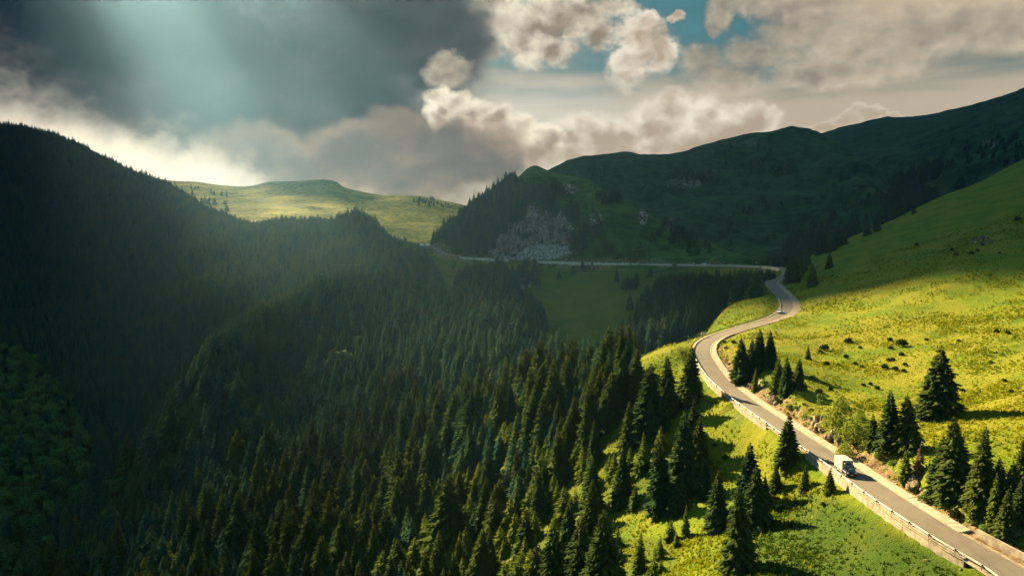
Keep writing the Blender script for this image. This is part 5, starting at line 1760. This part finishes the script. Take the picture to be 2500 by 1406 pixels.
def car(name, label, loc, rz, paint, suv=False):
    t = empty(name, loc, rz)
    tag(t, label, 'car')
    L = 2.1
    body = [(-L, .35), (-L - .02, .75), (-L + .05, .98), (-1.0, 1.02), (.75, .98), (L - .25, .84), (L, .68), (L + .02, .36)]
    roof = [(-L + .12, .97), (-1.55, 1.42), (-.9, 1.52), (.1, 1.5), (1.0, .96)]
    part('body', t, paint, lambda bm: prism(bm, body, -.86, .86, [.04, 0, .05, .05, .05, .06, .08, .06]), .06)
    part('cabin', t, M_GLASS, lambda bm: prism(bm, roof, -.78, .78, [0, .14, .17, .17, .02]))
    part('roof', t, paint, lambda bm: prism(bm, [(-1.5, 1.43), (-.9, 1.53), (.1, 1.52), (.1, 1.56), (-.9, 1.57), (-1.52, 1.47)], -.68, .68), .015)
    for s in (-1, 1):
        part('headlight', t, M_LAMP, lambda bm: box(bm, min(s * .48, s * .8), max(s * .48, s * .8), L - .2, L + .03, .62, .76), .02)
        part('tail_light', t, M_RED, lambda bm: box(bm, min(s * .55, s * .84), max(s * .55, s * .84), -L - .03, -L + .1, .72, .9), .02)
        part('pillar', t, paint, lambda bm: slab(bm, [(s * .775, .2, .97), (s * .775, .34, .97), (s * .63, .1, 1.5), (s * .63, -.04, 1.5)][::s], .03))
        part('wing_mirror', t, paint, lambda bm: box(bm, min(s * .85, s * 1.0), max(s * .85, s * 1.0), .7, .8, .98, 1.1))
        for y in (-1.3, 1.32):
            wheel(t, s * .76, y, .31, .2)
    part('bumper', t, M_BLACK, lambda bm: box(bm, -.75, .75, L - .1, L + .05, .3, .42), .02)
    part('number_plate', t, M_CARW, lambda bm: box(bm, -.26, .26, L + .052, L + .065, .44, .55))
    return t


loc, rz, _ = on_road(330.5, -.9)
car('white_car', 'white car coming round the curve on the near road', loc, rz, M_CARW)
loc, rz, _ = on_road(0, -.6, True, point(1720, 644, 690).x)
car('white_car', 'tiny white car on the far road seen from the side', loc, rz, M_CARW)
loc, rz, _ = on_road(0, -.6, False, point(1303, 637, 760).x)
car('dark_car', 'tiny dark car on the far road below the rock face', loc, rz, M_CARD)
loc, rz, _ = on_road(0, -.6, False, point(1270, 636, 765).x)
car('blue_car', 'tiny pale blue car on the far road behind the dark car', loc, rz, M_CARB)
# ------------------------------------------------------------------ unseen clouds overhead, shaped to shade most of the valley, and the hazy air
LIT = [((0,), [(1545, 880), (1600, 845), (1690, 822), (1760, 812), (1850, 786), (1925, 752), (1985, 738), (2200, 712), (2620, 690), (2800, 1600), (880, 1600), (930, 1420), (1020, 1200), (1180, 1010), (1330, 900), (1480, 900)]),  # ground the sun should reach; gaps in the unseen deck are cut to it
       ((0, 3), [(980, 840), (1180, 790), (1330, 850), (1480, 880), (1330, 910), (1230, 1010), (1100, 960), (1000, 920)]),
       ((9,), [(590, 500), (640, 480), (720, 468), (800, 474), (840, 492), (830, 525), (760, 548), (650, 552), (590, 540)]),
       ((1,), [(450, 600), (560, 575), (700, 585), (830, 580), (900, 620), (860, 690), (760, 740), (640, 760), (520, 720)]),
       ((0,), [(620, 790), (700, 730), (800, 685), (910, 655), (960, 660), (930, 710), (800, 750), (700, 790), (640, 830)])]
# ground given part of the sun: the deck above is thinned to suit
THIN = [((2,), [(580, 500), (640, 478), (720, 466), (800, 472), (850, 492), (840, 530), (760, 552), (650, 556), (580, 542)], .62), ((0,), [(430, 1000), (560, 780), (1000, 640), (1100, 780), (1480, 880), (1230, 1010), (1020, 1200), (900, 1700), (300, 1700), (330, 1200)], .45),
        ((2,), [(300, 430), (1130, 480), (1130, 640), (300, 600)], .20), ((1,), [(330, 560), (900, 540), (1000, 640), (760, 800), (430, 820)], .25),
        ((0, 3), [(1060, 600), (1900, 600), (1900, 860), (1480, 880), (1090, 800)], .01), ((3, 0), [(1085, 612), (1900, 640), (1900, 656), (1085, 640)], .4), ((3,), [(1420, 430), (1460, 436), (1600, 525), (1740, 590), (1700, 600), (1560, 530), (1460, 470), (1400, 445)], .3),
        ((0,), [(1930, 690), (2500, 560), (2600, 700), (2200, 720), (1950, 745)], .02)]
lit = np.zeros(GZ.shape)
thin = np.full(GZ.shape, .0)
for layers, poly, v in THIN:
    thin = np.where(np.isin(LAY, layers) & in_poly(PX, PY, poly), np.maximum(v, thin), thin)
for layers, poly in LIT:
    lit = np.maximum(lit, np.isin(LAY, layers) & in_poly(PX, PY, poly))
lower = (LAY == 0) & in_poly(PX, PY, [(1900, 1260), (2060, 1225), (2420, 1440), (2420, 1700), (1820, 1700), (1880, 1400)])
lit[lower] = 0
thin[lower] = .45
CZ, CELL = 2200.0, 10.0
kx, ky = SUN_DIR.x / SUN_DIR.z, SUN_DIR.y / SUN_DIR.z
cx0, cy0 = -1900 + CZ * kx, -200 + CZ * ky
ncx, ncy = int(3900 / CELL), int(3150 / CELL)
hole = np.zeros((ncy, ncx)); thn = np.zeros((ncy, ncx)); cnt = np.zeros((ncy, ncx))
sub = (GD < 3300) & (np.abs(GA) < .78) & (VIS | (GD < 480))
qx, qy = GX + (CZ - GZ) * kx, GY + (CZ - GZ) * ky
ci, cj = ((qy - cy0) / CELL).astype(int), ((qx - cx0) / CELL).astype(int)
ok = sub & (ci >= 0) & (ci < ncy) & (cj >= 0) & (cj < ncx)
np.add.at(hole, (ci[ok], cj[ok]), lit[ok]); np.add.at(cnt, (ci[ok], cj[ok]), 1); np.add.at(thn, (ci[ok], cj[ok]), thin[ok])
frac = np.where(cnt > 0, np.clip(1.8 * hole / np.maximum(cnt, 1), 0, 1), 0)


def blur(a, n):
    for _ in range(n):
        p = np.pad(a, 1, mode='edge')
        a = (p[:-2, 1:-1] + p[2:, 1:-1] + p[1:-1, :-2] + p[1:-1, 2:] + 2 * p[1:-1, 1:-1]) / 6
    return a


def grow(a, n):
    for _ in range(n):
        p = np.pad(a, 1, mode='edge')
        a = np.maximum.reduce([p[1:-1, 1:-1], p[:-2, 1:-1], p[2:, 1:-1], p[1:-1, :-2], p[1:-1, 2:]])
    return a


# fill cells that no survey sample reached, then soften the rims
w = (cnt > 0).astype(float)
num, den = blur(frac * w, 9), blur(w, 9)
frac = np.where(w > 0, frac, np.where(den > .02, num / np.maximum(den, 1e-6), 0))
frac = blur(grow(frac, 1), 2)
thn = thn / np.maximum(cnt, 1)
thn = np.where(w > 0, thn, np.where(den > .02, blur(thn * w, 9) / np.maximum(den, 1e-6), .04))
thn = blur(thn, 7)
cyy, cxx = np.meshgrid(np.arange(ncy), np.arange(ncx), indexing='ij')
wx, wy = cx0 + (cxx + .5) * CELL, cy0 + (cyy + .5) * CELL
thn = np.clip(thn * (1 + .75 * fbm(wx / 85, wy / 85, 3, 57)), 0, .9)
ragged = frac + .14 * fbm(wx / 60, wy / 60, 4, 55)
solid = ragged < .5
M_CLOUD = plain('shade_cloud_body', (0.80, 0.80, 0.80), 1.0, spec=0.0)
gcl = NG(M_CLOUD.node_tree)
tr_ = gcl.new('ShaderNodeBsdfTranslucent'); tr_.inputs[0].default_value = (.6, .72, .8, 1)
mxs = gcl.new('ShaderNodeMixShader'); mxs.inputs[0].default_value = .12
gcl.l.new(M_CLOUD.node_tree.nodes['Principled BSDF'].outputs[0], mxs.inputs[1]); gcl.l.new(tr_.outputs[0], mxs.inputs[2])
tp_ = gcl.new('ShaderNodeBsdfTransparent')
mxt = gcl.new('ShaderNodeMixShader'); gcl.set(mxt.inputs[0], attr(gcl, 'thin'))
gcl.l.new(mxs.outputs[0], mxt.inputs[1]); gcl.l.new(tp_.outputs[0], mxt.inputs[2])
gcl.l.new(mxt.outputs[0], M_CLOUD.node_tree.nodes['Material Output'].inputs[0])
vx, vy = np.meshgrid(cx0 + np.arange(ncx + 1) * CELL, cy0 + np.arange(ncy + 1) * CELL)
th = 60 + 90 * (1 + fbm(vx / 260, vy / 260, 4, 71))
edge_d = np.pad(solid.astype(float), ((0, 1), (0, 1)), mode='edge')
deep = edge_d.copy()
for k_ in range(26):                              # distance from the gaps, in cells
    p_ = np.pad(edge_d, 1, mode='edge')
    edge_d = np.minimum.reduce([p_[1:-1, 1:-1], p_[:-2, 1:-1], p_[2:, 1:-1], p_[1:-1, :-2], p_[1:-1, 2:]])
    deep += edge_d
edge_d = blur(deep / 27.0, 4)
lo_z = CZ - 5 - 14 * fbm(vx / 180, vy / 180, 4, 72) * edge_d
hi_z = lo_z + 4 + np.clip(th, 30, 100) * edge_d
jx, jy = vnoise(vx / 40, vy / 40, 73) * 8, vnoise(vx / 40, vy / 40, 74) * 8
NV = vx.size
co = np.concatenate([np.stack([vx + jx, vy + jy, lo_z], -1).reshape(-1, 3), np.stack([vx + jx, vy + jy, hi_z], -1).reshape(-1, 3)])
si, sj = np.nonzero(solid)
b0 = si * (ncx + 1) + sj
quads = [np.stack([b0, b0 + ncx + 1, b0 + ncx + 2, b0 + 1], 1), NV + np.stack([b0, b0 + 1, b0 + ncx + 2, b0 + ncx + 1], 1)]
pad = np.pad(solid, 1)
for di, dj, a, b in ((-1, 0, 0, 1), (1, 0, ncx + 2, ncx + 1), (0, -1, ncx + 1, 0), (0, 1, 1, ncx + 2)):
    free = ~pad[1 + si + di, 1 + sj + dj]
    q = b0[free]
    quads.append(np.stack([q + a, q + b, q + b + NV, q + a + NV], 1))
quads = np.concatenate(quads)
u, inv = np.unique(quads, return_inverse=True)
me = bpy.data.meshes.new('clouds')
me.from_pydata(co[u].tolist(), [], inv.reshape(quads.shape).tolist())
me.polygons.foreach_set('use_smooth', [True] * len(me.polygons))
at = me.attributes.new('thin', 'FLOAT', 'POINT')
tv_ = np.sqrt(np.pad(thn, ((0, 1), (0, 1)), mode='edge')).ravel()
at.data.foreach_set('value', np.concatenate([tv_, tv_])[u].astype(np.float32))
me.materials.append(M_CLOUD)
cloud = bpy.data.objects.new('clouds', me)
COL.objects.link(cloud)
tag(cloud, 'unseen cloud deck over the valley, gaps shaped to place the sunlight', 'clouds', kind='stuff')
bm = bmesh.new()  # outer slab, out of view, added to keep sun off the haze
X0, X1, Y0, Y1 = cx0, cx0 + ncx * CELL, cy0, cy0 + ncy * CELL
print('gaps', solid.mean(), GZ.min(), GZ.max())
for k, (a, b, c, d) in enumerate(((X0 - 2500, X0, Y0 - 300, Y1),)):
    n = 14
    vs = []
    for iz in (0, 1):
        for i in range(n + 1):
            for j in range(n + 1):
                x, y = a + (b - a) * j / n, c + (d - c) * i / n
                rim = min(i, n - i, j, n - j) > 0
                f = float(fbm(np.array(x / 700), np.array(y / 700), 3, 75))
                vs.append(bm.verts.new((x, y, CZ - 20 + (40 * f if rim else 0) + iz * ((170 + 110 * f) if rim else 12))))
    W1 = n + 1
    for i in range(n):
        for j in range(n):
            q = [i * W1 + j, (i + 1) * W1 + j, (i + 1) * W1 + j + 1, i * W1 + j + 1]
            bm.faces.new([vs[t] for t in q]); bm.faces.new([vs[t + W1 * W1] for t in q[::-1]])
    for i in range(n):
        for q in ((i, i + 1), ((n) * W1 + i + 1, n * W1 + i), ((i + 1) * W1, i * W1), (i * W1 + n, (i + 1) * W1 + n)):
            bm.faces.new((vs[q[0]], vs[q[1]], vs[q[1] + W1 * W1], vs[q[0] + W1 * W1]))
o = bm_obj('clouds', bm, M_CLOUD)
tag(o, 'unseen outer cloud slab added to keep sun off the haze', 'clouds', kind='stuff')

bm = bmesh.new()
box(bm, -3400, 3400, -150, 3880, float(GZ.min()) - 1.5, float(GZ.max()) + 12)
hz = bm_obj('haze', bm, None)
hz.data.materials.clear()
m = bpy.data.materials.new('hazy_air'); m.use_nodes = True
for n_ in list(m.node_tree.nodes):
    if n_.type == 'BSDF_PRINCIPLED':
        m.node_tree.nodes.remove(n_)
pv = m.node_tree.nodes.new('ShaderNodeVolumePrincipled')
pv.inputs['Color'].default_value = (0.29, 0.58, 1.0, 1)
pv.inputs['Density'].default_value = 0.000040
pv.inputs['Anisotropy'].default_value = 0.66
m.node_tree.links.new(pv.outputs[0], m.node_tree.nodes['Material Output'].inputs['Volume'])
hz.data.materials.append(m)
tag(hz, kind='stuff')
